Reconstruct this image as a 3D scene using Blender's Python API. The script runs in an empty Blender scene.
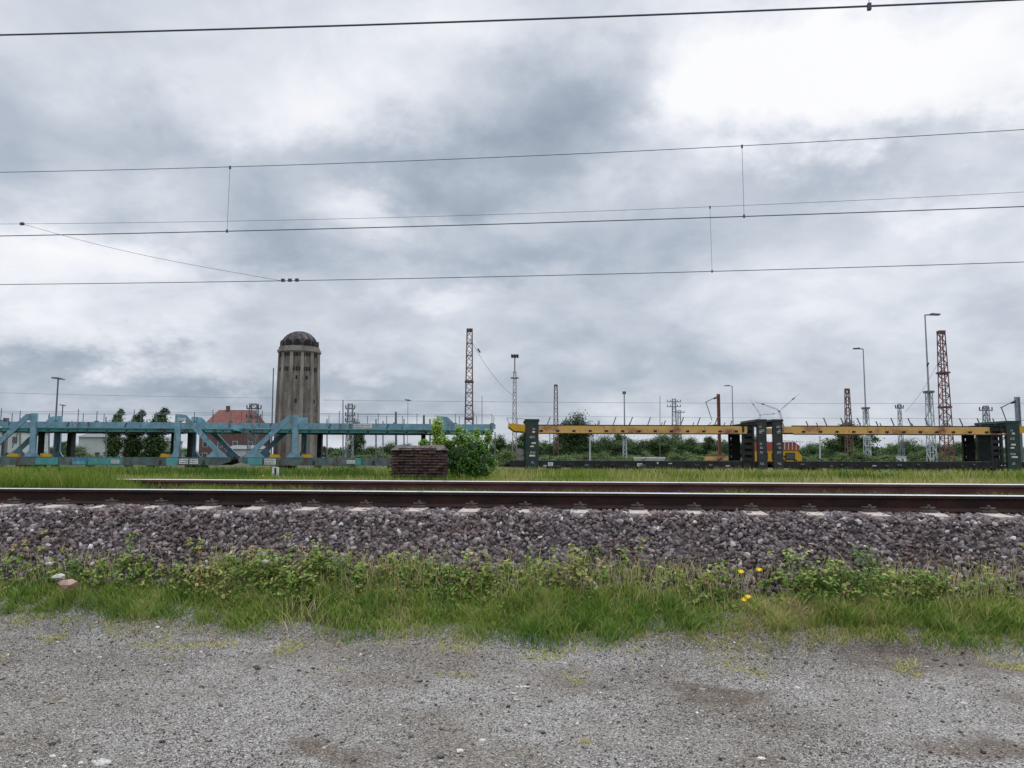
import bpy, bmesh, math, random
import numpy as np
from mathutils import Vector, Matrix
R = math.radians
random.seed(7)
rng = np.random.default_rng(11)
sc = bpy.context.scene
col = sc.collection

# ------------------------------------------------------------------ camera
CAMH = 1.7
FPX = 770.0
YAW, PITCH, ROLL = R(5.7), R(5.49), R(0.17)
CM = Matrix.Rotation(YAW, 3, 'Z') @ Matrix.Rotation(R(90) + PITCH, 3, 'X') @ Matrix.Rotation(ROLL, 3, 'Z')
cam = bpy.data.objects.new('camera', bpy.data.cameras.new('camera'))
col.objects.link(cam)
cam.matrix_world = Matrix.Translation((0, 0, CAMH)) @ CM.to_4x4()
cam.data.sensor_width = 36
cam.data.lens = FPX / 1024 * 36
cam.data.clip_start = 0.1
cam.data.clip_end = 9000
sc.camera = cam
AX = Vector((-math.sin(YAW), math.cos(YAW), 0))      # level forward direction
RT = Vector((math.cos(YAW), math.sin(YAW), 0))

def ray(px, py):
    return CM @ Vector(((px - 512) / FPX, (384 - py) / FPX, -1))
def P(px, py, F):                                    # point seen at (px, py), F metres ahead
    d = ray(px, py); return Vector((0, 0, CAMH)) + d * (F / d.dot(AX))
def PY(px, py, y):                                   # point seen at (px, py) on the plane y
    d = ray(px, py); return Vector((0, 0, CAMH)) + d * (y / d.y)
def G(px, F, z):                                     # point F metres ahead, in column px, at height z
    lo, hi = -3000, 3000
    for _ in range(40):
        m = (lo + hi) / 2
        if P(px, m, F).z > z: lo = m
        else: hi = m
    return P(px, lo, F)
def PZ(px, py, z):                                   # point on the level z
    d = ray(px, py); return Vector((0, 0, CAMH)) + d * ((z - CAMH) / d.z)

# ------------------------------------------------------------------ view, light, sky
sc.view_settings.view_transform = 'Standard'
sc.view_settings.look = 'None'
sc.view_settings.exposure = 0.0
sc.view_settings.gamma = 1
sc.view_settings.use_curve_mapping = False
SUN_EL, SUN_AZ = R(48), R(-28)      # azimuth measured from +Y towards -X is positive yaw; negative = to the right
sd = Vector((-math.sin(SUN_AZ) * math.cos(SUN_EL), math.cos(SUN_AZ) * math.cos(SUN_EL), math.sin(SUN_EL)))
sun = bpy.data.objects.new('sun', bpy.data.lights.new('sun', 'SUN'))
sun.data.energy = 1.3
sun.data.angle = R(20)
sun.data.color = (1.0, 0.97, 0.92)
sun.rotation_euler = sd.to_track_quat('Z', 'Y').to_euler()
col.objects.link(sun)

world = bpy.data.worlds.new('World'); sc.world = world
world.use_nodes = True
wt = world.node_tree; wt.nodes.clear()
def wn(t, **k):
    n = wt.nodes.new(t)
    for a, b in k.items(): setattr(n, a, b)
    return n
def wl(a, b): wt.links.new(a, b)
def wmath(op, a, b=None, c=None, clamp=False):
    n = wn('ShaderNodeMath', operation=op, use_clamp=clamp)
    for i, v in enumerate((a, b, c)):
        if v is None: continue
        if isinstance(v, (int, float)): n.inputs[i].default_value = v
        else: wl(v, n.inputs[i])
    return n.outputs[0]
tc = wn('ShaderNodeTexCoord')
D0 = tc.outputs['Generated']
sep = wn('ShaderNodeSeparateXYZ'); wl(D0, sep.inputs[0])
# cloud layer seen in perspective: direction divided by (height + c)
den = wmath('ADD', wmath('MAXIMUM', sep.outputs[2], 0.0), 0.42)
comb = wn('ShaderNodeCombineXYZ')
wl(wmath('DIVIDE', sep.outputs[0], den), comb.inputs[0]); wl(wmath('DIVIDE', sep.outputs[1], den), comb.inputs[1])
CP = comb.outputs[0]
def noise(vec, scale, detail, rough, dist=0.0, off=None, col_=False):
    if off:
        a = wn('ShaderNodeVectorMath', operation='ADD'); wl(vec, a.inputs[0]); a.inputs[1].default_value = off; vec = a.outputs[0]
    n = wn('ShaderNodeTexNoise'); wl(vec, n.inputs['Vector'])
    n.inputs['Scale'].default_value = scale; n.inputs['Detail'].default_value = detail
    n.inputs['Roughness'].default_value = rough; n.inputs['Distortion'].default_value = dist
    return n.outputs['Color' if col_ else 'Fac']
n1 = noise(CP, 2.0, 9, 0.55, 0.35, (3.1, 1.7, 0))
n2 = noise(CP, 5.5, 8, 0.56, 0.3, (7.7, 2.3, 0))
# warped direction for the large cloud masses
wc = noise(CP, 4.0, 7, 0.6, 0, (1.3, 9.1, 0), True)
ws = wn('ShaderNodeVectorMath', operation='SUBTRACT'); wl(wc, ws.inputs[0]); ws.inputs[1].default_value = (.5, .5, .5)
wm = wn('ShaderNodeVectorMath', operation='SCALE'); wl(ws.outputs[0], wm.inputs[0]); wm.inputs['Scale'].default_value = 0.26
wa = wn('ShaderNodeVectorMath', operation='ADD'); wl(D0, wa.inputs[0]); wl(wm.outputs[0], wa.inputs[1])
WD = wa.outputs[0]
def dotc(c):
    n = wn('ShaderNodeVectorMath', operation='DOT_PRODUCT'); wl(WD, n.inputs[0]); n.inputs[1].default_value = c; return n.outputs['Value']
# (px, py, half-width, half-height, amount): the cloud masses overhead
MASSES = [(512, 400, 900, 60, -.17), (830, 80, 150, 46, .26), (790, 85, 90, 30, .36), (900, 75, 90, 32, .26), (735, 70, 45, 34, .22), (930, 120, 70, 20, .16), (970, 30, 90, 40, .06), (840, 25, 120, 18, -.04), (930, 200, 45, 28, .26), (470, 30, 110, 32, .14), (310, 95, 90, 30, .16),
          (100, 20, 140, 40, .02), (50, 125, 100, 46, -.10), (180, 165, 110, 36, -.12), (560, 105, 80, 50, -.32), (680, 20, 90, 20, .10),
          (460, 165, 110, 30, -.30), (390, 190, 80, 26, -.16), (265, 250, 65, 32, -.26), (365, 238, 50, 22, .20), (640, 165, 50, 24, .14),
          (480, 258, 100, 22, -.20), (640, 245, 100, 30, -.06), (150, 280, 100, 34, .22), (40, 262, 60, 26, .20), (80, 338, 110, 24, .26), (340, 345, 90, 20, .12),
          (300, 325, 90, 22, -.10), (200, 390, 260, 18, -.14), (560, 340, 160, 40, -.03), (850, 330, 160, 60, .05), (760, 420, 300, 26, .10), (860, 170, 120, 26, -.14),
          (420, 300, 60, 12, .12), (130, 130, 60, 36, -.04), (720, 215, 90, 36, -.02)]
acc = None
for px, py, sx, sy, am in MASSES:
    d = ray(px, py).normalized(); right = d.cross(Vector((0, 0, 1))).normalized(); up = right.cross(d)
    e1 = wmath('POWER', wmath('MULTIPLY', dotc(right), FPX / sx), 2.0)
    e2 = wmath('POWER', wmath('MULTIPLY', dotc(up), FPX / sy), 2.0)
    g = wmath('EXPONENT', wmath('MULTIPLY', wmath('ADD', e1, e2), -0.7))
    front = wmath('GREATER_THAN', dotc(d), 0.0)
    v = wmath('MULTIPLY', wmath('MULTIPLY', g, front), am)
    acc = v if acc is None else wmath('ADD', acc, v)
val = wmath('ADD', wmath('MULTIPLY', wmath('SUBTRACT', n1, 0.5), 0.66), wmath('MULTIPLY', wmath('SUBTRACT', n2, 0.5), 0.56))
val = wmath('ADD', val, 0.56)
val = wmath('ADD', val, acc, clamp=True)
ramp = wn('ShaderNodeValToRGB'); wl(val, ramp.inputs[0])
def lin(r, g, b):
    f = lambda c: (c / 255 / 12.92) if c <= 10 else ((c / 255 + .055) / 1.055) ** 2.4
    return (f(r), f(g), f(b), 1)
cr = ramp.color_ramp
cr.elements[0].position = 0.12; cr.elements[0].color = lin(150, 161, 177)
cr.elements[1].position = 1.0; cr.elements[1].color = lin(254, 254, 255)
for p, c in ((.34, (177, 187, 201)), (.50, (200, 207, 218)), (.63, (219, 224, 233)), (.80, (242, 244, 250))):
    e = cr.elements.new(p); e.color = lin(*c)
sky = wn('ShaderNodeTexSky', sky_type='NISHITA')
sky.sun_disc = False; sky.sun_elevation = SUN_EL; sky.sun_rotation = -SUN_AZ
bg1 = wn('ShaderNodeBackground'); wl(sky.outputs[0], bg1.inputs[0]); bg1.inputs[1].default_value = 0.1
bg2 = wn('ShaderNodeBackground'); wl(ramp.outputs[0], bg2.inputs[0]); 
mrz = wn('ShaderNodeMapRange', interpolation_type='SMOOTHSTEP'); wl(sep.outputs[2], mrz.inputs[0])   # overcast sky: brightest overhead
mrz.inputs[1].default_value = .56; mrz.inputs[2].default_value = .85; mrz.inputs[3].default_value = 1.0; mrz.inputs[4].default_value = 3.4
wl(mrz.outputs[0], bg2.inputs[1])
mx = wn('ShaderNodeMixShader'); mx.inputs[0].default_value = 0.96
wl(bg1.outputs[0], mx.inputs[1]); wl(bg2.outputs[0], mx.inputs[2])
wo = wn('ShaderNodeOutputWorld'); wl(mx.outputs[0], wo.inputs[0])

# ------------------------------------------------------------------ materials
def mat(name, c, rough=.8, c2=None, scale=3.0, metal=0.0, bump=0.0, bscale=40, c3=None, lo=.35, hi=.65, detail=6, stretch=(1, 1, 1), spec=.3):
    m = bpy.data.materials.new(name); m.use_nodes = True; t = m.node_tree; b = t.nodes['Principled BSDF']
    b.inputs['Base Color'].default_value = (*c, 1); b.inputs['Roughness'].default_value = rough
    b.inputs['Metallic'].default_value = metal; b.inputs['Specular IOR Level'].default_value = spec
    tcn = t.nodes.new('ShaderNodeTexCoord'); mp = t.nodes.new('ShaderNodeMapping'); mp.inputs['Scale'].default_value = stretch
    t.links.new(tcn.outputs['Object'], mp.inputs[0])
    if c2:
        n = t.nodes.new('ShaderNodeTexNoise'); t.links.new(mp.outputs[0], n.inputs['Vector'])
        n.inputs['Scale'].default_value = scale; n.inputs['Detail'].default_value = detail; n.inputs['Roughness'].default_value = .62
        r = t.nodes.new('ShaderNodeValToRGB'); t.links.new(n.outputs['Fac'], r.inputs[0])
        r.color_ramp.elements[0].position = lo; r.color_ramp.elements[0].color = (*c, 1)
        r.color_ramp.elements[1].position = hi; r.color_ramp.elements[1].color = (*c2, 1)
        if c3: e = r.color_ramp.elements.new((lo + hi) / 2); e.color = (*c3, 1)
        t.links.new(r.outputs[0], b.inputs['Base Color'])
    if bump:
        n = t.nodes.new('ShaderNodeTexNoise'); t.links.new(tcn.outputs['Object'], n.inputs['Vector'])
        n.inputs['Scale'].default_value = bscale; n.inputs['Detail'].default_value = 5
        bp = t.nodes.new('ShaderNodeBump'); bp.inputs['Strength'].default_value = bump; bp.inputs['Distance'].default_value = .02
        t.links.new(n.outputs['Fac'], bp.inputs['Height']); t.links.new(bp.outputs[0], b.inputs['Normal'])
    return m

def weather(m, amount=.62, c=(.13, .065, .04), scale=3.0):
    """rust blooms and runs over the paint"""
    t = m.node_tree; b = t.nodes['Principled BSDF']; src = b.inputs['Base Color'].links[0].from_socket
    tcn = t.nodes.new('ShaderNodeTexCoord'); mp = t.nodes.new('ShaderNodeMapping'); mp.inputs['Scale'].default_value = (1, 1, .3); mp.inputs['Location'].default_value = (5, 3, 1)
    t.links.new(tcn.outputs['Object'], mp.inputs[0]); n = t.nodes.new('ShaderNodeTexNoise'); n.inputs['Scale'].default_value = scale; n.inputs['Detail'].default_value = 8; n.inputs['Roughness'].default_value = .7
    t.links.new(mp.outputs[0], n.inputs['Vector']); r = t.nodes.new('ShaderNodeMapRange'); r.inputs[1].default_value = amount - .04; r.inputs[2].default_value = amount + .05
    t.links.new(n.outputs['Fac'], r.inputs[0]); mx = t.nodes.new('ShaderNodeMix'); mx.data_type = 'RGBA'; t.links.new(r.outputs[0], mx.inputs[0]); t.links.new(src, mx.inputs[6]); mx.inputs[7].default_value = (*c, 1)
    t.links.new(mx.outputs[2], b.inputs['Base Color'])

def attr_mat(name, stops, rough=.9, trans=0.0, patch=None, patch_scale=.6, objrand=False, spec=.2):
    """colour from the per-face attribute rnd (each stone, blade or leaf has its own colour)"""
    m = bpy.data.materials.new(name); m.use_nodes = True; t = m.node_tree; b = t.nodes['Principled BSDF']
    b.inputs['Roughness'].default_value = rough; b.inputs['Specular IOR Level'].default_value = spec
    a = t.nodes.new('ShaderNodeAttribute'); a.attribute_name = 'rnd'
    r = t.nodes.new('ShaderNodeValToRGB'); t.links.new(a.outputs['Fac'], r.inputs[0])
    cr = r.color_ramp
    cr.elements[0].position = stops[0][0]; cr.elements[0].color = (*stops[0][1], 1)
    cr.elements[1].position = stops[-1][0]; cr.elements[1].color = (*stops[-1][1], 1)
    for p, c in stops[1:-1]:
        e = cr.elements.new(p); e.color = (*c, 1)
    out = r.outputs[0]
    if patch:
        tcn = t.nodes.new('ShaderNodeTexCoord'); n = t.nodes.new('ShaderNodeTexNoise'); t.links.new(tcn.outputs['Object'], n.inputs['Vector'])
        n.inputs['Scale'].default_value = patch_scale; n.inputs['Detail'].default_value = 3
        r2 = t.nodes.new('ShaderNodeValToRGB'); t.links.new(n.outputs['Fac'], r2.inputs[0])
        r2.color_ramp.elements[0].position = .42; r2.color_ramp.elements[0].color = (1, 1, 1, 1)
        r2.color_ramp.elements[1].position = .62; r2.color_ramp.elements[1].color = (*patch, 1)
        mx = t.nodes.new('ShaderNodeMix'); mx.data_type = 'RGBA'; mx.blend_type = 'MULTIPLY'; mx.inputs[0].default_value = 1
        t.links.new(out, mx.inputs[6]); t.links.new(r2.outputs[0], mx.inputs[7]); out = mx.outputs[2]
    if objrand:
        oi = t.nodes.new('ShaderNodeObjectInfo'); hs = t.nodes.new('ShaderNodeHueSaturation')
        mr = t.nodes.new('ShaderNodeMapRange'); mr.inputs[3].default_value = .75; mr.inputs[4].default_value = 1.3
        t.links.new(oi.outputs['Random'], mr.inputs[0]); t.links.new(mr.outputs[0], hs.inputs['Value']); t.links.new(out, hs.inputs['Color']); out = hs.outputs[0]
    t.links.new(out, b.inputs['Base Color'])
    if trans:
        tr = t.nodes.new('ShaderNodeBsdfTranslucent'); t.links.new(out, tr.inputs[0])
        ms = t.nodes.new('ShaderNodeMixShader'); ms.inputs[0].default_value = trans
        t.links.new(b.outputs[0], ms.inputs[1]); t.links.new(tr.outputs[0], ms.inputs[2])
        t.links.new(ms.outputs[0], t.nodes['Material Output'].inputs[0])
    return m

M = {}
M['teal'] = mat('teal_paint', (.13, .23, .30), .5, (.22, .37, .45), 2.2, c3=(.165, .30, .375), bump=.15)
M['teal2'] = mat('green_teal_paint', (.05, .23, .23), .6, (.12, .34, .33), 1.6, bump=.15)
M['teal_dark'] = mat('dark_underframe', (.02, .03, .032), .8, (.05, .06, .055), 3)
M['sill'] = mat('weathered_sill', (.07, .09, .09), .75, (.16, .18, .165), 1.5, c3=(.09, .14, .135), bump=.2)
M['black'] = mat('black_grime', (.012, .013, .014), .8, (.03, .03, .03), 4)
M['dkgreen'] = mat('dark_green_paint', (.012, .035, .032), .6, (.03, .06, .05), 2)
M['dkgreen2'] = mat('dark_grey_green_paint', (.022, .03, .032), .6, (.05, .045, .045), 2)
M['brownpaint'] = mat('brown_black_paint', (.03, .02, .022), .7, (.06, .035, .03), 2)
M['yellow'] = mat('weathered_yellow', (.62, .38, .12), .6, (.24, .10, .055), 1.6, c3=(.50, .29, .12), lo=.46, hi=.68, bump=.1, stretch=(.6, 1, 1))
M['yellow_new'] = mat('bright_yellow', (.62, .36, .02), .5, (.50, .28, .03), 2)
M['red'] = mat('red_paint', (.38, .07, .05), .55, (.28, .08, .06), 3)
M['white'] = mat('white_paint', (.72, .72, .70), .6, (.5, .5, .48), 4)
M['grey'] = mat('galvanised', (.30, .33, .36), .5, (.22, .25, .27), 3, metal=.2)
M['dgrey'] = mat('dark_grey_steel', (.10, .115, .13), .5, (.14, .15, .16), 3)
M['palesteel'] = mat('pale_lattice_paint', (.48, .52, .55), .6, (.36, .40, .42), 2)
M['rust'] = mat('rusty_lattice', (.12, .065, .06), .8, (.09, .055, .05), 2, c3=(.17, .10, .092))
M['rustbright'] = mat('orange_rust', (.20, .095, .07), .8, (.18, .07, .045), 2)
M['railrust'] = mat('rail_rust', (.016, .009, .008), .8, (.045, .019, .014), 6, bump=.3, stretch=(.5, 1, 1))
M['railfar'] = mat('rail_rust_light', (.07, .032, .03), .85, (.14, .065, .06), 4, stretch=(.5, 1, 1))
M['railtop'] = mat('rail_running_surface', (.55, .56, .55), .32, (.42, .43, .42), 3, metal=.8, stretch=(.2, 1, 1))
M['concrete'] = mat('sleeper_concrete', (.26, .215, .19), .9, (.50, .43, .39), 18, bump=.5, c3=(.40, .34, .30))
M['towerwall'] = mat('stained_concrete', (.10, .088, .076), .95, (.29, .262, .228), .6, c3=(.175, .155, .133), lo=.32, hi=.68, detail=9, stretch=(1, 1, .35), bump=.4, bscale=4)
M['towerrib'] = mat('pale_concrete_rib', (.15, .133, .115), .95, (.33, .30, .262), .5, stretch=(1, 1, .3))
M['dome'] = mat('dome_concrete', (.04, .036, .036), .9, (.14, .125, .115), .7, c3=(.07, .063, .06), detail=8)
M['dark'] = mat('dark_opening', (.012, .012, .014), .5)
M['glass'] = mat('window_glass', (.05, .06, .07), .15, spec=.6)
M['rooftile'] = mat('red_roof_tiles', (.24, .08, .062), .85, (.15, .06, .05), 1.2, c3=(.20, .075, .06))
M['wallred'] = mat('dark_brick_wall', (.10, .06, .055), .9, (.16, .10, .09), 2)
M['render'] = mat('pale_render', (.50, .54, .52), .9, (.40, .45, .43), .6)
M['bark'] = mat('bark', (.05, .035, .025), .95, (.09, .07, .055), 6)
M['wire'] = mat('wire_metal', (.07, .085, .10), .6)
M['insul'] = mat('insulator_brown', (.03, .02, .02), .3)
M['turbine'] = mat('turbine_white', (.62, .65, .69), .5)
M['rockwhite'] = mat('white_stone', (.50, .485, .455), .9, (.34, .325, .30), 14, bump=.5)
M['twig'] = mat('dry_stalk', (.36, .28, .15), .9, (.26, .19, .10), 10)
M['flower'] = mat('yellow_petals', (.75, .52, .02), .7)
M['stain'] = mat('rust_brown_lump', (.30, .17, .12), .95, (.42, .30, .24), 12, bump=.5)

weather(M['teal'], .60, (.10, .085, .07)); weather(M['teal2'], .58, (.11, .07, .05)); weather(M['sill'], .56, (.10, .06, .045)); weather(M['dkgreen'], .58, (.07, .04, .03)); weather(M['yellow'], .63, (.15, .06, .035), 4); weather(M['railtop'], .64, (.12, .06, .04), 1.5)

# ------------------------------------------------------------------ helpers
def tag(o, label=None, cat=None, group=None, kind=None):
    if label: o['label'] = label
    if cat: o['category'] = cat
    if group: o['group'] = group
    if kind: o['kind'] = kind
    return o
def empty(name, loc, rz=0.0, label=None, cat=None, group=None):
    o = bpy.data.objects.new(name, None); col.objects.link(o); o.location = loc; o.rotation_euler = (0, 0, rz)
    o.empty_display_size = .3
    return tag(o, label, cat, group)
def copy_tree(o, parent=None):
    c = o.copy(); col.objects.link(c)
    if parent is not None: c.parent = parent
    for ch in o.children: copy_tree(ch, c)
    return c
class MB:
    flip = False                         # build mirrored along x
    def __init__(s): s.v = []; s.f = []; s.mi = []; s.cur = 0
    def quadbox(s, pts):
        n = len(s.v); s.v += [tuple(p) for p in pts]
        for f in ((0, 3, 2, 1), (4, 5, 6, 7), (0, 1, 5, 4), (1, 2, 6, 5), (2, 3, 7, 6), (3, 0, 4, 7)):
            s.f.append(tuple(n + i for i in f)); s.mi.append(s.cur)
        return s
    def box(s, x0, x1, y0, y1, z0, z1):
        return s.quadbox([(x0, y0, z0), (x1, y0, z0), (x1, y1, z0), (x0, y1, z0), (x0, y0, z1), (x1, y0, z1), (x1, y1, z1), (x0, y1, z1)])
    def bar(s, a, b, w, h=None, up=(0, 0, 1), w2=None, h2=None):
        a = Vector(a); b = Vector(b); h = h or w; w2 = w2 or w; h2 = h2 or h
        d = (b - a).normalized(); u = Vector(up)
        if abs(d.dot(u)) > .98: u = Vector((0, 1, 0))
        x = d.cross(u).normalized(); y = x.cross(d)
        return s.quadbox([a - x * w / 2 - y * h / 2, a + x * w / 2 - y * h / 2, a + x * w / 2 + y * h / 2, a - x * w / 2 + y * h / 2,
                          b - x * w2 / 2 - y * h2 / 2, b + x * w2 / 2 - y * h2 / 2, b + x * w2 / 2 + y * h2 / 2, b - x * w2 / 2 + y * h2 / 2])
    def tube(s, pts, r, n=6, cap=True):
        pts = [Vector(p) for p in pts]; rs = r if isinstance(r, (list, tuple)) else [r] * len(pts)
        base = len(s.v)
        for i, p in enumerate(pts):
            d = (pts[min(i + 1, len(pts) - 1)] - pts[max(i - 1, 0)]).normalized()
            u = Vector((0, 0, 1)) if abs(d.z) < .9 else Vector((1, 0, 0))
            x = d.cross(u).normalized(); y = x.cross(d)
            for k in range(n):
                a = 2 * math.pi * k / n; s.v.append(tuple(p + (x * math.cos(a) + y * math.sin(a)) * rs[i]))
        for i in range(len(pts) - 1):
            for k in range(n):
                k2 = (k + 1) % n
                s.f.append((base + i * n + k, base + i * n + k2, base + (i + 1) * n + k2, base + (i + 1) * n + k)); s.mi.append(s.cur)
        if cap:
            s.f.append(tuple(base + k for k in range(n))[::-1]); s.mi.append(s.cur)
            s.f.append(tuple(base + (len(pts) - 1) * n + k for k in range(n))); s.mi.append(s.cur)
        return s
    def prism(s, poly, y0, y1):          # poly in xz, extruded along y
        n = len(s.v); k = len(poly)
        s.v += [(x, y0, z) for x, z in poly] + [(x, y1, z) for x, z in poly]
        s.f.append(tuple(range(n, n + k))); s.mi.append(s.cur)
        s.f.append(tuple(range(n + 2 * k - 1, n + k - 1, -1))); s.mi.append(s.cur)
        for i in range(k):
            j = (i + 1) % k; s.f.append((n + i, n + k + i, n + k + j, n + j)); s.mi.append(s.cur)
        return s
    def build(s, name, m, parent=None, smooth=False, loc=None):
        me = bpy.data.meshes.new(name); me.from_pydata([(-a, b, c) for a, b, c in s.v] if MB.flip else s.v, [], s.f)
        for mm in (m if isinstance(m, (list, tuple)) else [m]): me.materials.append(mm)
        me.polygons.foreach_set('material_index', s.mi)
        bm = bmesh.new(); bm.from_mesh(me); bmesh.ops.recalc_face_normals(bm, faces=bm.faces); bm.to_mesh(me); bm.free()
        if smooth: me.shade_smooth()
        o = bpy.data.objects.new(name, me); col.objects.link(o)
        if parent is not None: o.parent = parent
        if loc is not None: o.location = loc
        return o
def np_mesh(name, V, F, m, rnd=None, parent=None):
    me = bpy.data.meshes.new(name); nf, k = F.shape
    me.vertices.add(len(V)); me.vertices.foreach_set('co', V.astype(np.float32).ravel())
    me.loops.add(nf * k); me.loops.foreach_set('vertex_index', F.astype(np.int32).ravel())
    me.polygons.add(nf); me.polygons.foreach_set('loop_start', np.arange(nf, dtype=np.int32) * k)
    me.update(calc_edges=True)
    if rnd is not None:
        a = me.attributes.new('rnd', 'FLOAT', 'FACE'); a.data.foreach_set('value', rnd.astype(np.float32))
    me.materials.append(m)
    o = bpy.data.objects.new(name, me); col.objects.link(o)
    if parent is not None: o.parent = parent
    return o
_grid = {}
def vn(x, y, s, seed):                    # smooth value noise 0..1
    if seed not in _grid: _grid[seed] = np.random.default_rng(seed).random((256, 256))
    g = _grid[seed]; x = np.asarray(x) * s + 500.3; y = np.asarray(y) * s + 500.7
    xi = np.floor(x).astype(int); yi = np.floor(y).astype(int); fx = x - xi; fy = y - yi
    fx = fx * fx * (3 - 2 * fx); fy = fy * fy * (3 - 2 * fy)
    a = g[xi % 256, yi % 256]; b = g[(xi + 1) % 256, yi % 256]; c = g[xi % 256, (yi + 1) % 256]; d = g[(xi + 1) % 256, (yi + 1) % 256]
    return (a * (1 - fx) + b * fx) * (1 - fy) + (c * (1 - fx) + d * fx) * fy
def fb(x, y, s, seed): return (vn(x, y, s, seed) + .5 * vn(x, y, s * 2.1, seed + 1) + .25 * vn(x, y, s * 4.3, seed + 2)) / 1.75

# ------------------------------------------------------------------ ground profile
PRY = np.array([-200, 6.2, 6.85, 7.1, 7.42, 8.0, 11.3, 12.5, 18, 26, 45, 60, 6000.])
PRZ = np.array([0, 0.0, 0.05, .20, .46, .58, .92, 1.05, .98, .82, .58, .5, .5])
def gz(x, y):
    x = np.asarray(x, float); y = np.asarray(y, float)
    z = np.interp(y, PRY, PRZ)
    b = (fb(x, y, .5, 31) - .5) * .10 * np.clip((y - 3) / 4, .15, 1) * np.clip((70 - y) / 20, 0, 1)
    return z + b
def gzf(x, y): return float(gz(x, y))
xs = np.concatenate([-np.geomspace(3000, 20, 22), np.linspace(-18, 16, 160), np.geomspace(18, 3000, 22)])
ys = np.concatenate([[-200, -60, -15, -4], np.linspace(0, 14, 130), np.linspace(14.5, 60, 70), np.geomspace(65, 6000, 22)])
X, Y = np.meshgrid(xs, ys); Z = gz(X, Y)
V = np.stack([X, Y, Z], -1).reshape(-1, 3); nx = len(xs)
I = np.arange(len(ys) - 1)[:, None] * nx + np.arange(nx - 1)[None, :]
F = np.stack([I, I + 1, I + nx + 1, I + nx], -1).reshape(-1, 4)
M['ground'] = mat('soil_and_turf', (.05, .06, .018), .95, (.085, .10, .03), 1.2, c3=(.07, .06, .035), bump=.6, bscale=20)
ground = np_mesh('ground', V, F, M['ground']); tag(ground, kind='structure'); ground.data.shade_smooth()

# gravel path: own sheet with a ragged edge
def edge_y(x): return 6.94 + (fb(x, 0 * np.asarray(x), .55, 77) - .5) * .75 + .10 * np.clip((-3 - np.asarray(x)) / 2, 0, 1) + .14 * np.clip((np.asarray(x) - .5) / 3, 0, 1)
xs2 = np.linspace(-14, 13, 460); ts = np.linspace(0, 1, 150)
E = edge_y(xs2) + .25
X = np.repeat(xs2[None], 150, 0); Y = -6 + (E[None] + 6) * ts[:, None] ** .8
Z = gz(X, Y) + .016 + (fb(X, Y, 3, 51) - .5) * .014
V = np.stack([X, Y, Z], -1).reshape(-1, 3); nx = len(xs2)
I = np.arange(149)[:, None] * nx + np.arange(nx - 1)[None, :]
F = np.stack([I, I + 1, I + nx + 1, I + nx], -1).reshape(-1, 4)
MUD = [(PZ(a, b, .02).x, PZ(a, b, .02).y, c, d) for a, b, c, d in ((940, 668, .95, .40), (715, 692, .45, .28), (990, 745, .6, .35), (330, 752, .4, .18), (470, 640, .5, .14))]   # muddy damp spots
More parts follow.
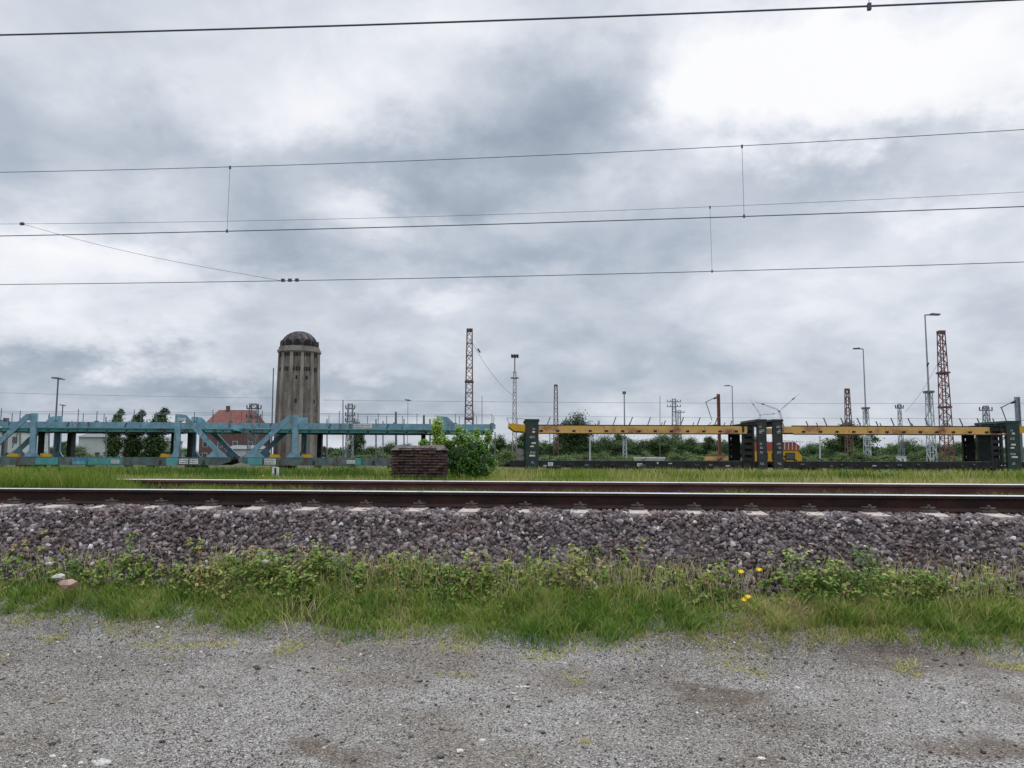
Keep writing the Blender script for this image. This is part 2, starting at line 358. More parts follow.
def gravel_mat():
    m = bpy.data.materials.new('fine_gravel'); m.use_nodes = True; t = m.node_tree; b = t.nodes['Principled BSDF']; b.inputs['Roughness'].default_value = .95
    b.inputs['Specular IOR Level'].default_value = .15
    tcn = t.nodes.new('ShaderNodeTexCoord')
    vo = t.nodes.new('ShaderNodeTexVoronoi'); vo.inputs['Scale'].default_value = 115; t.links.new(tcn.outputs['Object'], vo.inputs['Vector'])
    hsv = t.nodes.new('ShaderNodeSeparateColor'); t.links.new(vo.outputs['Color'], hsv.inputs[0])
    r = t.nodes.new('ShaderNodeValToRGB'); t.links.new(hsv.outputs[0], r.inputs[0])
    cr = r.color_ramp; cr.elements[0].color = (.07, .064, .058, 1); cr.elements[1].color = (.46, .44, .41, 1)
    e = cr.elements.new(.5); e.color = (.21, .196, .182, 1); e = cr.elements.new(.85); e.color = (.275, .26, .243, 1)
    n = t.nodes.new('ShaderNodeTexNoise'); n.inputs['Scale'].default_value = .7; n.inputs['Detail'].default_value = 8; n.inputs['Roughness'].default_value = .6; t.links.new(tcn.outputs['Object'], n.inputs['Vector'])
    r2 = t.nodes.new('ShaderNodeValToRGB'); t.links.new(n.outputs['Fac'], r2.inputs[0])
    r2.color_ramp.elements[0].position = .40; r2.color_ramp.elements[0].color = (.76, .70, .64, 1)
    r2.color_ramp.elements[1].position = .56; r2.color_ramp.elements[1].color = (1.08, 1.08, 1.08, 1)
    mx = t.nodes.new('ShaderNodeMix'); mx.data_type = 'RGBA'; mx.blend_type = 'MULTIPLY'; mx.inputs[0].default_value = 1
    t.links.new(r.outputs[0], mx.inputs[6]); t.links.new(r2.outputs[0], mx.inputs[7]); t.links.new(mx.outputs[2], b.inputs['Base Color'])
    cur = mx.outputs[2]; sp = t.nodes.new('ShaderNodeVectorMath'); sp.operation = 'ADD'
    wn_ = t.nodes.new('ShaderNodeTexNoise'); wn_.inputs['Scale'].default_value = 2.2; wn_.inputs['Detail'].default_value = 7; t.links.new(tcn.outputs['Object'], wn_.inputs['Vector'])
    sc_ = t.nodes.new('ShaderNodeVectorMath'); sc_.operation = 'SCALE'; sc_.inputs['Scale'].default_value = .9; t.links.new(wn_.outputs['Color'], sc_.inputs[0])
    t.links.new(tcn.outputs['Object'], sp.inputs[0]); t.links.new(sc_.outputs[0], sp.inputs[1])
    for (qx, qy, rx, ry) in MUD:
        mp = t.nodes.new('ShaderNodeMapping'); mp.vector_type = 'POINT'; mp.inputs['Scale'].default_value = (1 / rx, 1 / ry, 0); mp.inputs['Location'].default_value = (-(qx + .45) / rx, -(qy + .45) / ry, 0)
        t.links.new(sp.outputs[0], mp.inputs[0]); ln = t.nodes.new('ShaderNodeVectorMath'); ln.operation = 'LENGTH'; t.links.new(mp.outputs[0], ln.inputs[0])
        mr = t.nodes.new('ShaderNodeMapRange'); mr.inputs[1].default_value = .45; mr.inputs[2].default_value = 1.05; mr.inputs[3].default_value = .75; mr.inputs[4].default_value = 0; t.links.new(ln.outputs['Value'], mr.inputs[0])
        m2 = t.nodes.new('ShaderNodeMix'); m2.data_type = 'RGBA'; m2.blend_type = 'MULTIPLY'; t.links.new(mr.outputs[0], m2.inputs[0]); t.links.new(cur, m2.inputs[6]); m2.inputs[7].default_value = (.50, .42, .36, 1); cur = m2.outputs[2]
    t.links.new(cur, b.inputs['Base Color'])
    bp = t.nodes.new('ShaderNodeBump'); bp.inputs['Strength'].default_value = .8; bp.inputs['Distance'].default_value = .006
    t.links.new(vo.outputs['Distance'], bp.inputs['Height']); bp.invert = True; t.links.new(bp.outputs[0], b.inputs['Normal'])
    return m
M['gravel'] = gravel_mat()
path = np_mesh('gravel_path', V, F, M['gravel']); tag(path, kind='structure'); path.data.shade_smooth()

# ------------------------------------------------------------------ ballast bed and stones
BY = np.array([7.36, 7.48, 8.02, 8.12, 8.62, 10.2, 10.9, 11.0, 11.6])
BZ = np.array([.40, .55, 1.075, 1.10, 1.12, 1.195, 1.215, 1.20, .85])
def bz(y): return np.interp(y, BY, BZ)
mb = MB()
for x0 in (-70,):
    n = len(BY); pts = [(y, z) for y, z in zip(BY, BZ)] + [(11.6, .3), (7.36, .1)]
    k = len(pts); mb.v += [(-70, y, z - .02) for y, z in pts] + [(60, y, z - .02) for y, z in pts]
    mb.f.append(tuple(range(k))); mb.f.append(tuple(range(2 * k - 1, k - 1, -1))); mb.mi += [0, 0]
    for i in range(k): mb.f.append((i, (i + 1) % k, k + (i + 1) % k, k + i)); mb.mi.append(0)
M['bed'] = mat('ballast_bed', (.04, .034, .033), .95, (.10, .085, .085), 22, bump=1, bscale=30)
tag(mb.build('ballast_bed', M['bed']), kind='structure')

ico_v = []
phi = (1 + 5 ** .5) / 2
for a in (-1, 1):
    for b in (-phi, phi): ico_v += [(0, a, b), (a, b, 0), (b, 0, a)]
ico_v = np.array(ico_v, float); ico_v /= np.linalg.norm(ico_v[0])
def hull_faces(v):
    bm = bmesh.new()
    for p in v: bm.verts.new(p)
    bmesh.ops.convex_hull(bm, input=bm.verts); bmesh.ops.triangulate(bm, faces=bm.faces)
    bm.verts.index_update(); vs = np.array([q.co[:] for q in bm.verts]); fs = np.array([[q.index for q in f.verts] for f in bm.faces]); bm.free(); return vs, fs
ICO_V, ICO_F = hull_faces(ico_v)
OCT_V = np.array([(1, 0, 0), (-1, 0, 0), (0, 1, 0), (0, -1, 0), (0, 0, 1), (0, 0, -1)], float)
OCT_F = np.array([(0, 2, 4), (2, 1, 4), (1, 3, 4), (3, 0, 4), (2, 0, 5), (1, 2, 5), (3, 1, 5), (0, 3, 5)])
def randrot(n):
    q = rng.normal(size=(n, 4)); q /= np.linalg.norm(q, axis=1)[:, None]; w, x, y, z = q.T
    return np.stack([1 - 2 * (y * y + z * z), 2 * (x * y - z * w), 2 * (x * z + y * w), 2 * (x * y + z * w), 1 - 2 * (x * x + z * z), 2 * (y * z - x * w),
                     2 * (x * z - y * w), 2 * (y * z + x * w), 1 - 2 * (x * x + y * y)], -1).reshape(n, 3, 3)
def stones(name, pos, size, m, tv=ICO_V, tf=ICO_F, jit=.36, flat=None, rnd=None):
    n = len(pos)
    v = tv[None] * (1 + rng.uniform(-jit, jit, (n, len(tv), 1))) * rng.uniform(.5, 1.25, (n, 1, 3))
    v = np.einsum('nij,nkj->nki', randrot(n), v)
    if flat is not None: v[:, :, 2] *= flat
    v = v * size[:, None, None] + pos[:, None, :]
    f = tf[None] + (np.arange(n) * len(tv))[:, None, None]
    r = rng.random(n) if rnd is None else rnd
    o = np_mesh(name, v.reshape(-1, 3), f.reshape(-1, 3), m, np.repeat(r, len(tf))); o.data.shade_flat(); return o
M['ballast'] = attr_mat('ballast_stone', [(0, (.06, .048, .050)), (.3, (.12, .098, .10)), (.6, (.19, .158, .162)), (.86, (.23, .185, .175)), (.9, (.26, .23, .235)), (.97, (.36, .33, .325)), (1, (.60, .57, .55))], .8, patch=(.80, .70, .66), patch_scale=2.4, spec=.3)
N = 92000
px_ = rng.uniform(-12.5, 11.5, N); py_ = np.concatenate([rng.uniform(7.38, 8.62, int(N * .82)), rng.uniform(8.62, 11.3, N - int(N * .82))])
pz_ = bz(py_) + rng.uniform(-.035, .02, N) + (fb(px_, py_, 1.6, 90) - .5) * .07
size = .012 + .024 * rng.random(N) ** 1.6
sx0 = PY(467, 510, 8.15).x
kk = ~((np.abs((px_ - sx0 + .3) % .6 - .3) < .055) & (py_ > 8.10) & (py_ < 8.45)); px_ = px_[kk]; py_ = py_[kk]; pz_ = pz_[kk]; size = size[kk]
tag(stones('ballast_stones', np.stack([px_, py_, pz_], -1), size, M['ballast']), 'purple grey crushed ballast stones heaped against the rail track', 'ballast', kind='stuff')
# stones strewn at the foot and in the path
M['chip'] = attr_mat('gravel_chips', [(0, (.045, .041, .038)), (.25, (.12, .112, .103)), (.6, (.23, .217, .20)), (.88, (.34, .325, .30)), (1, (.62, .60, .57))], .9, patch=(.82, .76, .70), patch_scale=.7)
def path_points(n, y0, y1, p=1.0):
    y = y0 + (y1 - y0) * rng.random(n) ** p; x = rng.uniform(-1, 1, n) * (1.5 + y * .78) - y * .1
    return x, y
x, y = path_points(150000, 3.6, 7.1); k = (y < edge_y(x) + .15 + rng.normal(0, .05, len(x))) & (rng.random(len(x)) < np.clip(fb(x, y, .9, 120) * 3 - .55, .3, 1)); x = x[k]; y = y[k]
for (qx, qy, rx, ry) in MUD:
    k = (((x - qx) / rx) ** 2 + ((y - qy) / ry) ** 2 > rng.uniform(.4, 1.6, len(x))) | (rng.random(len(x)) < .3); x = x[k]; y = y[k]
size = rng.uniform(.003, .0075, len(x)) * (1 + (rng.random(len(x)) > .96) * rng.uniform(.4, 1.6, len(x)))
tag(stones('gravel_chips', np.stack([x, y, gz(x, y) + .016 + size * .3 + (fb(x, y, 3, 51) - .5) * .014], -1), size, M['chip'], OCT_V, OCT_F, .3, .7),
    'loose grey and white gravel chips scattered over the path', 'gravel', kind='stuff')
x, y = path_points(3200, 3.6, 7.3); dens = fb(x, y, 1.1, 140); k = (dens > .42) | (rng.random(len(x)) > .6); x = x[k]; y = y[k]
size = .006 + .018 * rng.random(len(x)) ** 2.2
tag(stones('loose_stones', np.stack([x, y, gz(x, y) + .014 + size * .25], -1), size, M['chip'], ICO_V, ICO_F, .25, .5),
    'larger flat grey stones lying loose on the gravel path', 'stones', kind='stuff')

# ------------------------------------------------------------------ grass
def blades(name, x, y, z, h, w, m, rnd, lean=.5, parent=None, wind=0.0):
    n = len(x); a = rng.uniform(0, 2 * np.pi, n); l = rng.uniform(.1, 1, n) * lean * h; b = rng.uniform(0, 2 * np.pi, n)
    wx = np.cos(a) * w / 2; wy = np.sin(a) * w / 2; lx = np.cos(b) * l + wind * h; ly = np.sin(b) * l
    o = np.stack([x, y, z], -1)
    def p(sx, k, kz): return o + np.stack([wx * sx + lx * k, wy * sx + ly * k, h * kz], -1)
    v = np.stack([p(-1, 0, -.05), p(1, 0, -.05), p(.85, .3, .5), p(-.85, .3, .5), p(.45, .68, .82), p(-.45, .68, .82), p(.05, 1.05, 1.0), p(-.05, 1.05, 1.0)], 1)
    f = np.array([(0, 1, 2, 3), (3, 2, 4, 5), (5, 4, 6, 7)])[None] + (np.arange(n) * 8)[:, None, None]
    return np_mesh(name, v.reshape(-1, 3), f.reshape(-1, 4), m, np.repeat(rnd, 3), parent)
M['grass'] = attr_mat('grass_blades', [(0, (.065, .15, .03)), (.35, (.165, .285, .05)), (.62, (.33, .41, .085)), (.80, (.45, .43, .16)), (1, (.66, .54, .32))], .7, trans=.32)
M['grassfar'] = attr_mat('field_grass_blades', [(0, (.045, .10, .016)), (.35, (.15, .235, .032)), (.62, (.27, .31, .055)), (.82, (.42, .36, .14)), (1, (.60, .45, .28))], .8, trans=.32)
# verge
N = 170000
x = rng.uniform(-11, 9.5, N); y = rng.normal(7.20, .17, N); e = edge_y(x)
d = fb(x, y, .9, 210); k = (y > e - .06 + rng.normal(0, .05, N)) & (y < 7.60) & (rng.random(N) < np.clip((d - .18) * 3.2, .1, 1)); x = x[k]; y = y[k]; d = d[k]
tuft = np.clip(fb(x, y, 6.5, 224) * 2.2 - .6, .12, 1)
h = rng.uniform(.05, .19, len(x)) * (.35 + .8 * fb(x, y, 1.3, 220)) * (.40 + .9 * tuft) * np.clip((7.75 - y) / .5, .35, 1); h *= np.where(y < edge_y(x) + .08, .55, 1)
dark = fb(x, y, .8, 230)
r = np.clip(.80 - (dark - .3) * .9 + (fb(x, y, 3.1, 233) - .5) * .7 - tuft * .10 + rng.normal(0, .19, len(x)) + np.where(y < edge_y(x) + .07, .20, 0), 0, 1)
tag(blades('verge_grass', x, y, gz(x, y), h, rng.uniform(.005, .011, len(x)), M['grass'], r, 1.1), 'thick green and straw grass verge between gravel path and ballast', 'grass', kind='stuff')
# thin moss patches creeping on the path
N = 200000
x = rng.uniform(-8, 8, N); y = rng.uniform(5.9, 7.1, N); k = (rng.random(N) < np.clip((fb(x, y, 3.5, 240) - .46 - (edge_y(x) - y) * .28) * 3.2, 0, .55)) & (vn(x, y, 17, 245) > .35) & (y < edge_y(x) + .1); x = x[k]; y = y[k]
tag(blades('creeping_moss', x, y, gz(x, y) + .014, rng.uniform(.006, .026, len(x)), rng.uniform(.005, .013, len(x)), M['grass'], np.clip(rng.normal(.82, .12, len(x)), 0, 1), 1.8), 'yellowish low moss patches creeping over the path edge', 'moss', kind='stuff')
# field behind the track
def field(name, y0, y1, n, hmin, hmax, w, label, straw):
    t = rng.random(n); y = y0 * (y1 / y0) ** t; x = -y * .1 + rng.uniform(-1, 1, n) * (y * .72 + 4)
    d = fb(x, y, .35, 260); k = rng.random(n) < np.clip(.35 + d, 0, 1); x = x[k]; y = y[k]
    s = fb(x, y * 1.5, .16, 270); fine = fb(x, y, .8, 275)
    r = np.clip(.42 + straw + (s - .5) * 1.6 + (fine - .5) * 1.3 + (vn(x, y, 2.2, 277) - .5) * .35 + rng.normal(0, .17, len(x)), 0, 1)
    h = rng.uniform(hmin, hmax, len(x)) * (.65 + .7 * fb(x, y, .6, 280))
    tag(blades(name, x, y, gz(x, y), h, w * rng.uniform(.6, 1.4, len(x)) * (y / y0) ** .5, M['grassfar'], r, .5), label, 'grass', kind='stuff')
field('meadow_grass', 11.15, 24, 90000, .12, .34, .010, 'bright green grass field just behind the far rail', 0)
field('tall_field_grass', 24, 45.5, 80000, .28, .58, .022, 'tall pale seeding grass in front of the car carrier wagons', .08)
# weeds between the rails
N = 44000
x = rng.uniform(-12, 10, N); y = rng.uniform(9.3, 9.97, N)
left = np.clip((-5.95 - x) / .6, 0, 1)
k = rng.random(N) < np.clip((fb(x, y, 1.5, 300) - .25) * 2.5, 0.05, 1) + left; x = x[k]; y = y[k]; left = left[k]
h = rng.uniform(.06, .155, len(x)) * (.65 + .7 * fb(x, y, 2, 301)) + left * rng.uniform(.14, .26, len(x)) + np.clip((-3.0 - x) / 1.5, 0, 1) * rng.uniform(.01, .06, len(x))
tag(blades('track_weeds', x, y, bz(y) - .01, h, rng.uniform(.004, .010, len(x)), M['grassfar'], np.clip(rng.normal(.38, .16, len(x)), 0, 1), .8), 'short bright weeds growing between the two rails', 'weeds', kind='stuff')

# broad-leaved weeds
def leaf_cloud(P0, N0, L, Wd, droop=.3):
    """folded leaf: 6 verts, 4 tris around a mid rib"""
    n = len(P0); N0 = N0 / np.linalg.norm(N0, axis=1)[:, None]
    a = rng.normal(size=(n, 3)); a -= N0 * (a * N0).sum(1)[:, None]; a /= np.linalg.norm(a, axis=1)[:, None]; b = np.cross(N0, a)
    def q(s, t, u): return P0 + a * (L * s)[:, None] + b * (Wd * t)[:, None] + N0 * (L * u)[:, None]
    v = np.stack([q(0, 0, 0), q(.45, .5, .08), q(.5, 0, -.02), q(.45, -.5, .08), q(1, 0, -droop * .5)], 1)
    f = np.array([(0, 1, 2), (0, 2, 3), (1, 4, 2), (2, 4, 3)])[None] + (np.arange(n) * 5)[:, None, None]
    return v.reshape(-1, 3), f.reshape(-1, 3)
M['weed'] = attr_mat('broad_weed_leaves', [(0, (.04, .09, .022)), (.35, (.12, .22, .045)), (.6, (.24, .34, .07)), (.78, (.40, .40, .13)), (.88, (.36, .23, .13)), (1, (.22, .09, .075))], .55, trans=.3)
def weeds(name, cx, cy, cz, ch, nl, label, cat='weeds', kind='stuff', spread=.09, lsz=(.02, .05), rshift=0, root=False):
    idx = np.repeat(np.arange(len(cx)), nl); n = len(idx)
    t = rng.random(n) ** .8; rad = spread * (1.0 - .45 * t) * np.sqrt(rng.random(n)) * (.5 + ch[idx] / .2); an = rng.uniform(0, 2 * np.pi, n)
    p = np.stack([cx[idx] + rad * np.cos(an), cy[idx] + rad * np.sin(an), cz[idx] + ch[idx] * t], -1)
    nrm = np.stack([rng.normal(0, .55, n), rng.normal(-.25, .55, n), np.ones(n)], -1)
    L = rng.uniform(*lsz, n); v, f = leaf_cloud(p, nrm, L, L * rng.uniform(.4, .75, n))
    base = rng.random(len(cx)) * .25
    base = base + (fb(cx, cy * 0, 2.3, 338) - .4) * .35
    if root:                          # thin stalks join every leaf to one root
        nv = len(v); c0 = np.array([cx.mean(), cy.mean(), cz.min()]); v = np.concatenate([v, [c0 + [-.003, 0, 0], c0 + [.003, 0, 0]]])
        f = np.concatenate([f, np.stack([np.full(n, nv), np.full(n, nv + 1), np.arange(n) * 5], -1)])
    r = np.clip(.16 + base[idx] + t * .26 + rng.normal(0, .10, n) + (rng.random(n) > .93) * .3 + rshift, 0, 1)
    return tag(np_mesh(name, v, f, M['weed'], np.concatenate([np.repeat(r, 4), np.full(len(f) - 4 * n, .3)])), label, cat, kind=kind)
n = 4200
cx = rng.uniform(-10.5, 9, n); cy = rng.normal(7.42, .08, n); d = fb(cx, cy * 0, .8, 330); k = rng.random(n) < np.clip((d - .40) * 3.4, .10, 1); cx = cx[k]; cy = cy[k]; d = d[k]
weeds('broadleaf_weeds', cx, cy, np.maximum(gz(cx, cy), bz(cy) * (cy > 7.4)) - .01, rng.uniform(.03, .17, len(cx)) * np.clip(2.6 * fb(cx, cy * 0, 1.9, 335) - .8, .18, 1.4), 24, 'leafy green and reddish weeds along the foot of the ballast')
n = 900
cx = rng.uniform(-10.5, 9, n); cy = rng.normal(7.45, .07, n); k = rng.random(n) < np.clip((fb(cx, cy * 0, .7, 345) - .42) * 3.5, .05, 1); cx = cx[k]; cy = cy[k]
weeds('upright_weeds', cx, cy, np.maximum(gz(cx, cy), bz(cy)) - .01, rng.uniform(.12, .34, len(cx)) * np.clip(2.4 * fb(cx, cy * 0, 1.1, 347) - .4, .4, 1.25), 26, 'upright leafy shoots rising in front of the lower ballast slope', spread=.038, lsz=(.028, .065), rshift=.08)
SINGLE = [(318, 566, .30, .17, 'bright green leafy weed clump growing at the ballast foot, left of centre', 0), (835, 580, .42, .26, 'large bushy green weed clump with tall shoots at the ballast foot on the right', -.02),
          (900, 588, .26, .20, 'dark leafy weed bush just right of the largest weed clump', -.05), (590, 548, .16, .05, 'small lone green sprout high on the ballast slope near the middle', .05),
          (195, 545, .16, .05, 'small lone sprig on the ballast slope in the left part', .05), (30, 540, .10, .12, 'small yellowish weed on the ballast slope at the far left', .2),
          (780, 545, .14, .05, 'thin sprig on the ballast just right of the middle sleepers', .15)]
n = 16000
x = rng.uniform(-11, 9.5, n); y = rng.normal(7.42, .09, n); k = rng.random(n) < np.clip(fb(x, y, 1.2, 360) * 3 - .9, .1, 1); x = x[k]; y = y[k]
tag(blades('dry_stalks', x, y, np.maximum(gz(x, y), bz(y) * (y > 7.4)) - .01, rng.uniform(.08, .27, len(x)) * (.5 + .6 * fb(x, y, 2, 365)), rng.uniform(.003, .007, len(x)), M['grass'], np.clip(rng.normal(.82, .16, len(x)), 0, 1), .7), 'straw coloured and green stalks standing among the leafy weeds', 'stalks', kind='stuff')
for px, py, hh, sp, lab, rs in SINGLE:
    yy = 7.42 if hh > .2 else 7.66
    p = PY(px, py, yy); m_ = max(1, int(sp * 40))
    ax = p.x + (np.linspace(-1, 1, m_) if m_ > 1 else np.zeros(1)) * sp * 1.3; ay = yy + rng.normal(0, .05, m_); zz = np.maximum(gz(ax, ay), bz(ay)) - .01
    o = weeds('weed_plant', ax, ay, zz, rng.uniform(.4, 1.0, m_) * hh, 70 if hh > .2 else 24, lab, 'weed', None, spread=.10 if hh > .2 else .04, lsz=(.025, .06), rshift=rs, root=True)

# ------------------------------------------------------------------ railway track
track = empty('railway_track', (0, 0, 0), 0, 'polished rail track on pale concrete sleepers crossing the whole view', 'rail track')
YN, ZN = 8.60, 1.326
YF, ZF = 10.09, 1.398
cant = math.atan2(ZF - ZN, YF - YN)
def rail_mesh(mt):
    sec = [(-.036, 0), (.036, 0), (.036, -.035), (.012, -.052), (.008, -.135), (.06, -.155), (.075, -.162), (.075, -.172), (-.075, -.172), (-.075, -.162), (-.06, -.155), (-.008, -.135), (-.012, -.052), (-.036, -.035)]
    sec = [(-.030, 0), (.030, 0), (.036, -.006)] + sec[2:] + [(-.036, -.006)]
    mb = MB(); k = len(sec); mb.v = [(-70, y, z) for y, z in sec] + [(60, y, z) for y, z in sec]
    for i in range(k):
        j = (i + 1) % k; mb.f.append((i, j, k + j, k + i)); mb.mi.append(1 if i in (0, 1, k - 1) else 0)
    mb.f.append(tuple(range(k))); mb.f.append(tuple(range(2 * k - 1, k - 1, -1))); mb.mi += [0, 0]
    return mb
for yy, zz, mt in ((YN, ZN, M['railrust']), (YF, ZF, M['railfar'])):
    o = rail_mesh(mt).build('rail', [mt, M['railtop']], track, loc=(0, yy, zz)); o.rotation_euler = (cant, 0, 0)
mb = MB()
# sleeper: bevelled concrete beam, local origin at near rail foot
def sleeper_mb():
    mb = MB(); w = .12
    for y0, y1, zt in ((-.47, .3, .0), (.3, 1.19, -.03), (1.19, 2.05, .0)):
        mb.quadbox([(-w - .02, y0, -.20), (w + .02, y0, -.20), (w + .02, y1, -.20), (-w - .02, y1, -.20), (-w + .02, y0 + .02, zt), (w - .02, y0 + .02, zt), (w - .02, y1, zt), (-w + .02, y1, zt)])
    return mb
slp = sleeper_mb().build('sleeper', M['concrete'], track)
fm = MB(); fm.box(-.07, .07, -.15, .15, -.003, .006)
for sy in (-1, 1):
    fm.box(-.07, .07, sy * .11 - .035, sy * .11 + .035, 0, .022)
    fm.tube([(0, sy * .115, .02), (0, sy * .115, .075)], .014, 8); fm.tube([(0, sy * .115, .045), (0, sy * .115, .062)], .024, 6)
    for sx in (-1, 1): fm.tube([(0, sy * .12, .04), (sx * .05, sy * .15, .05), (sx * .065, sy * .09, .045), (sx * .03, sy * .07, .035)], .008, 6)
M['clip'] = mat('clip_steel', (.045, .032, .028), .6, (.13, .11, .10), 20)
fas = fm.build('rail_fastening', M['clip'], slp); fas.location = (0, 0, .004)
fas2 = fas.copy(); col.objects.link(fas2); fas2.parent = slp; fas2.location = (0, 1.492, .004)
x0 = PY(467, 510, 8.15).x
first = True
for i in range(-26, 30):
    o = slp if first else copy_tree(slp, track)
    first = False
    o.location = (x0 + i * .6 + random.uniform(-.012, .012), YN, ZN - .172); o.rotation_euler = (cant, 0, random.uniform(-.01, .01))

# ------------------------------------------------------------------ overhead lines close by
def curve_through(px, y, pys):
    pts = [PY(a, b, y) for a, b in zip(px, pys)]
    c = np.polyfit([p.x for p in pts], [p.z for p in pts], 2)
    return lambda x: float(np.polyval(c, x))
def wire_obj(name, f, y, r, parent=None, xa=-34, xb=28, n=40, m=None):
    return MB().tube([(xa + (xb - xa) * i / n, y, f(xa + (xb - xa) * i / n)) for i in range(n + 1)], r, 6).build(name, m or M['wire'], parent)
M['copper'] = mat('aged_copper_wire', (.10, .125, .13), .5)
def clampm(p, s=.03): return MB().box(p[0] - s * .6, p[0] + s * .6, p[1] - s * .6, p[1] + s * .6, p[2] - s * 1.4, p[2] + s)
# nearest line: only its contact wire is in view with the clamp of one dropper
Y1 = 9.34
o1 = empty('overhead_line', (0, Y1, 0), 0, 'thick dark overhead contact wire crossing at the very top of the view', 'overhead line')
f1 = curve_through((0, 512, 1010), Y1, (35, 20, 0))
w = wire_obj('contact_wire', f1, Y1, .012, o1); w.location.y = -Y1
xc = PY(869, 2, Y1).x
d = clampm((xc, 0, f1(xc)), .035).build('dropper', M['wire'], o1); tt = MB().tube([(xc, 0, f1(xc)), (xc + .01, 0, f1(xc) + 1.4)], .004, 5).build('dropper_cable', M['wire'], d)
m1 = wire_obj('messenger_wire', lambda x: f1(x) + 1.4 + .0006 * x * x, Y1, .006, o1); m1.location.y = -Y1
def line(y, cp, mp, rc, rm, drops, label):
    o = empty('overhead_line', (0, y, 0), 0, label, 'overhead line')
    fc = curve_through((0, 512, 1024), y, cp); fm_ = curve_through((0, 512, 1024), y, mp)
    w = wire_obj('contact_wire', fc, y, rc, o); w.location.y = -y
    w = wire_obj('messenger_wire', fm_, y, rm, o); w.location.y = -y
    for (pa, qa), (pb, qb) in drops:
        a = PY(pa, qa, y); b = PY(pb, qb, y)
        dd = MB().tube([(a.x, 0, fm_(a.x)), (b.x, 0, fc(b.x))], .0045, 5).build('dropper', M['wire'], o)
        clampm((a.x, 0, fm_(a.x) - .01)).build('clamp', M['wire'], dd); clampm((b.x, 0, fc(b.x) + .01)).build('clamp', M['wire'], dd)
    return o, fc, fm_
line(17.2, (236, 223.7, 206.5), (172.3, 156.7, 129.5),   .011, .0075, [((230, 168), (227, 231)), ((742, 147), (744, 214))], 'overhead line with two full droppers, second from the top')
o3, f3, m3 = line(21.9, (284.5, 276.3, 262), (224, 214, 192), .0105, .0055, [((710, 209), (712, 269))], 'lowest near overhead line with a slanting tie wire at the left')
a = PY(22, 225, 21.9); b = PY(282, 277, 21.9)
tie = MB().tube([(a.x + (b.x - a.x) * t, 0, m3(a.x) + (f3(b.x) - m3(a.x)) * t - .18 * math.sin(math.pi * t) * (1 - .4 * t)) for t in [i / 10 for i in range(11)]], .0055, 5).build('tie_wire', M['wire'], o3)
for q in (283, 290, 297):
    c = PY(q, 278, 21.9); MB().box(c.x - .05, c.x + .05, -.03, .03, f3(c.x) - .03, f3(c.x) + .06).build('clamp', M['wire'], tie)
MB().box(a.x - .06, a.x + .06, -.03, .03, m3(a.x) - .04, m3(a.x) + .04).build('clamp', M['wire'], tie)

# ------------------------------------------------------------------ masonry block, sapling
def brick_mat():
    m = bpy.data.materials.new('old_bricks'); m.use_nodes = True; t = m.node_tree; b = t.nodes['Principled BSDF']; b.inputs['Roughness'].default_value = .95
    tcn = t.nodes.new('ShaderNodeTexCoord'); mp = t.nodes.new('ShaderNodeMapping'); mp.inputs['Rotation'].default_value = (R(90), 0, 0); t.links.new(tcn.outputs['Object'], mp.inputs[0])
    br = t.nodes.new('ShaderNodeTexBrick'); t.links.new(mp.outputs[0], br.inputs['Vector'])
    br.inputs['Color1'].default_value = (.15, .075, .055, 1); br.inputs['Color2'].default_value = (.07, .045, .04, 1); br.inputs['Mortar'].default_value = (.025, .02, .018, 1)
    br.inputs['Scale'].default_value = 1; br.inputs['Brick Width'].default_value = .24; br.inputs['Row Height'].default_value = .075; br.inputs['Mortar Size'].default_value = .012
    n = t.nodes.new('ShaderNodeTexNoise'); n.inputs['Scale'].default_value = 5; n.inputs['Detail'].default_value = 6; t.links.new(tcn.outputs['Object'], n.inputs['Vector'])
    mx = t.nodes.new('ShaderNodeMix'); mx.data_type = 'RGBA'; mx.blend_type = 'OVERLAY'; mx.inputs[0].default_value = .8
    t.links.new(br.outputs['Color'], mx.inputs[6]); t.links.new(n.outputs['Color'], mx.inputs[7])
    t.links.new(mx.outputs[2], b.inputs['Base Color'])
    bp = t.nodes.new('ShaderNodeBump'); bp.inputs['Strength'].default_value = 1; bp.inputs['Distance'].default_value = .03; t.links.new(br.outputs['Fac'], bp.inputs['Height']); bp.invert = True
    t.links.new(bp.outputs[0], b.inputs['Normal']); return m
M['brick'] = brick_mat()
FB = 20.5
b0 = G(393, FB, 1.0); b1 = G(447, FB, 1.0); zt = P(420, 446.5, FB).z
bb = empty('masonry_block', (b0 + b1) / 2, YAW, 'crumbling dark brick block with worn top beside a leafy sapling', 'brick block')
bw = (b1 - b0).length; bb.location.z = 0; bz0 = gzf(bb.location.x, bb.location.y) - .1
mb = MB(); zz = bz0
while zz < zt - .09:                 # rough courses that step, crack and crumble
    xa = -bw / 2 + random.uniform(-.04, .03); hc = random.uniform(.06, .085)
    while xa < bw / 2 - .05:
        wd = min(random.uniform(.10, .27), bw / 2 - xa + random.uniform(-.01, .04)); j = random.uniform(-.035, .035)
        if zz > zt - .26 and (abs(xa + wd / 2) > bw * .36) and random.random() < .45: xa += wd; continue
        mb.box(xa + .004, xa + wd - .004, -.45 + j, -.25, zz + random.uniform(0, .006), zz + hc - random.uniform(.004, .02)); xa += wd
    mb.box(-bw / 2 + .02, bw / 2 - .03, -.3 + .052, .45, zz + .003, zz + hc - .003)
    zz += hc
bm_ = mb.build('brickwork', M['brick'], bb)
M['cap'] = mat('mossy_cap', (.055, .045, .04), .95, (.20, .175, .165), 9, bump=1, bscale=20)
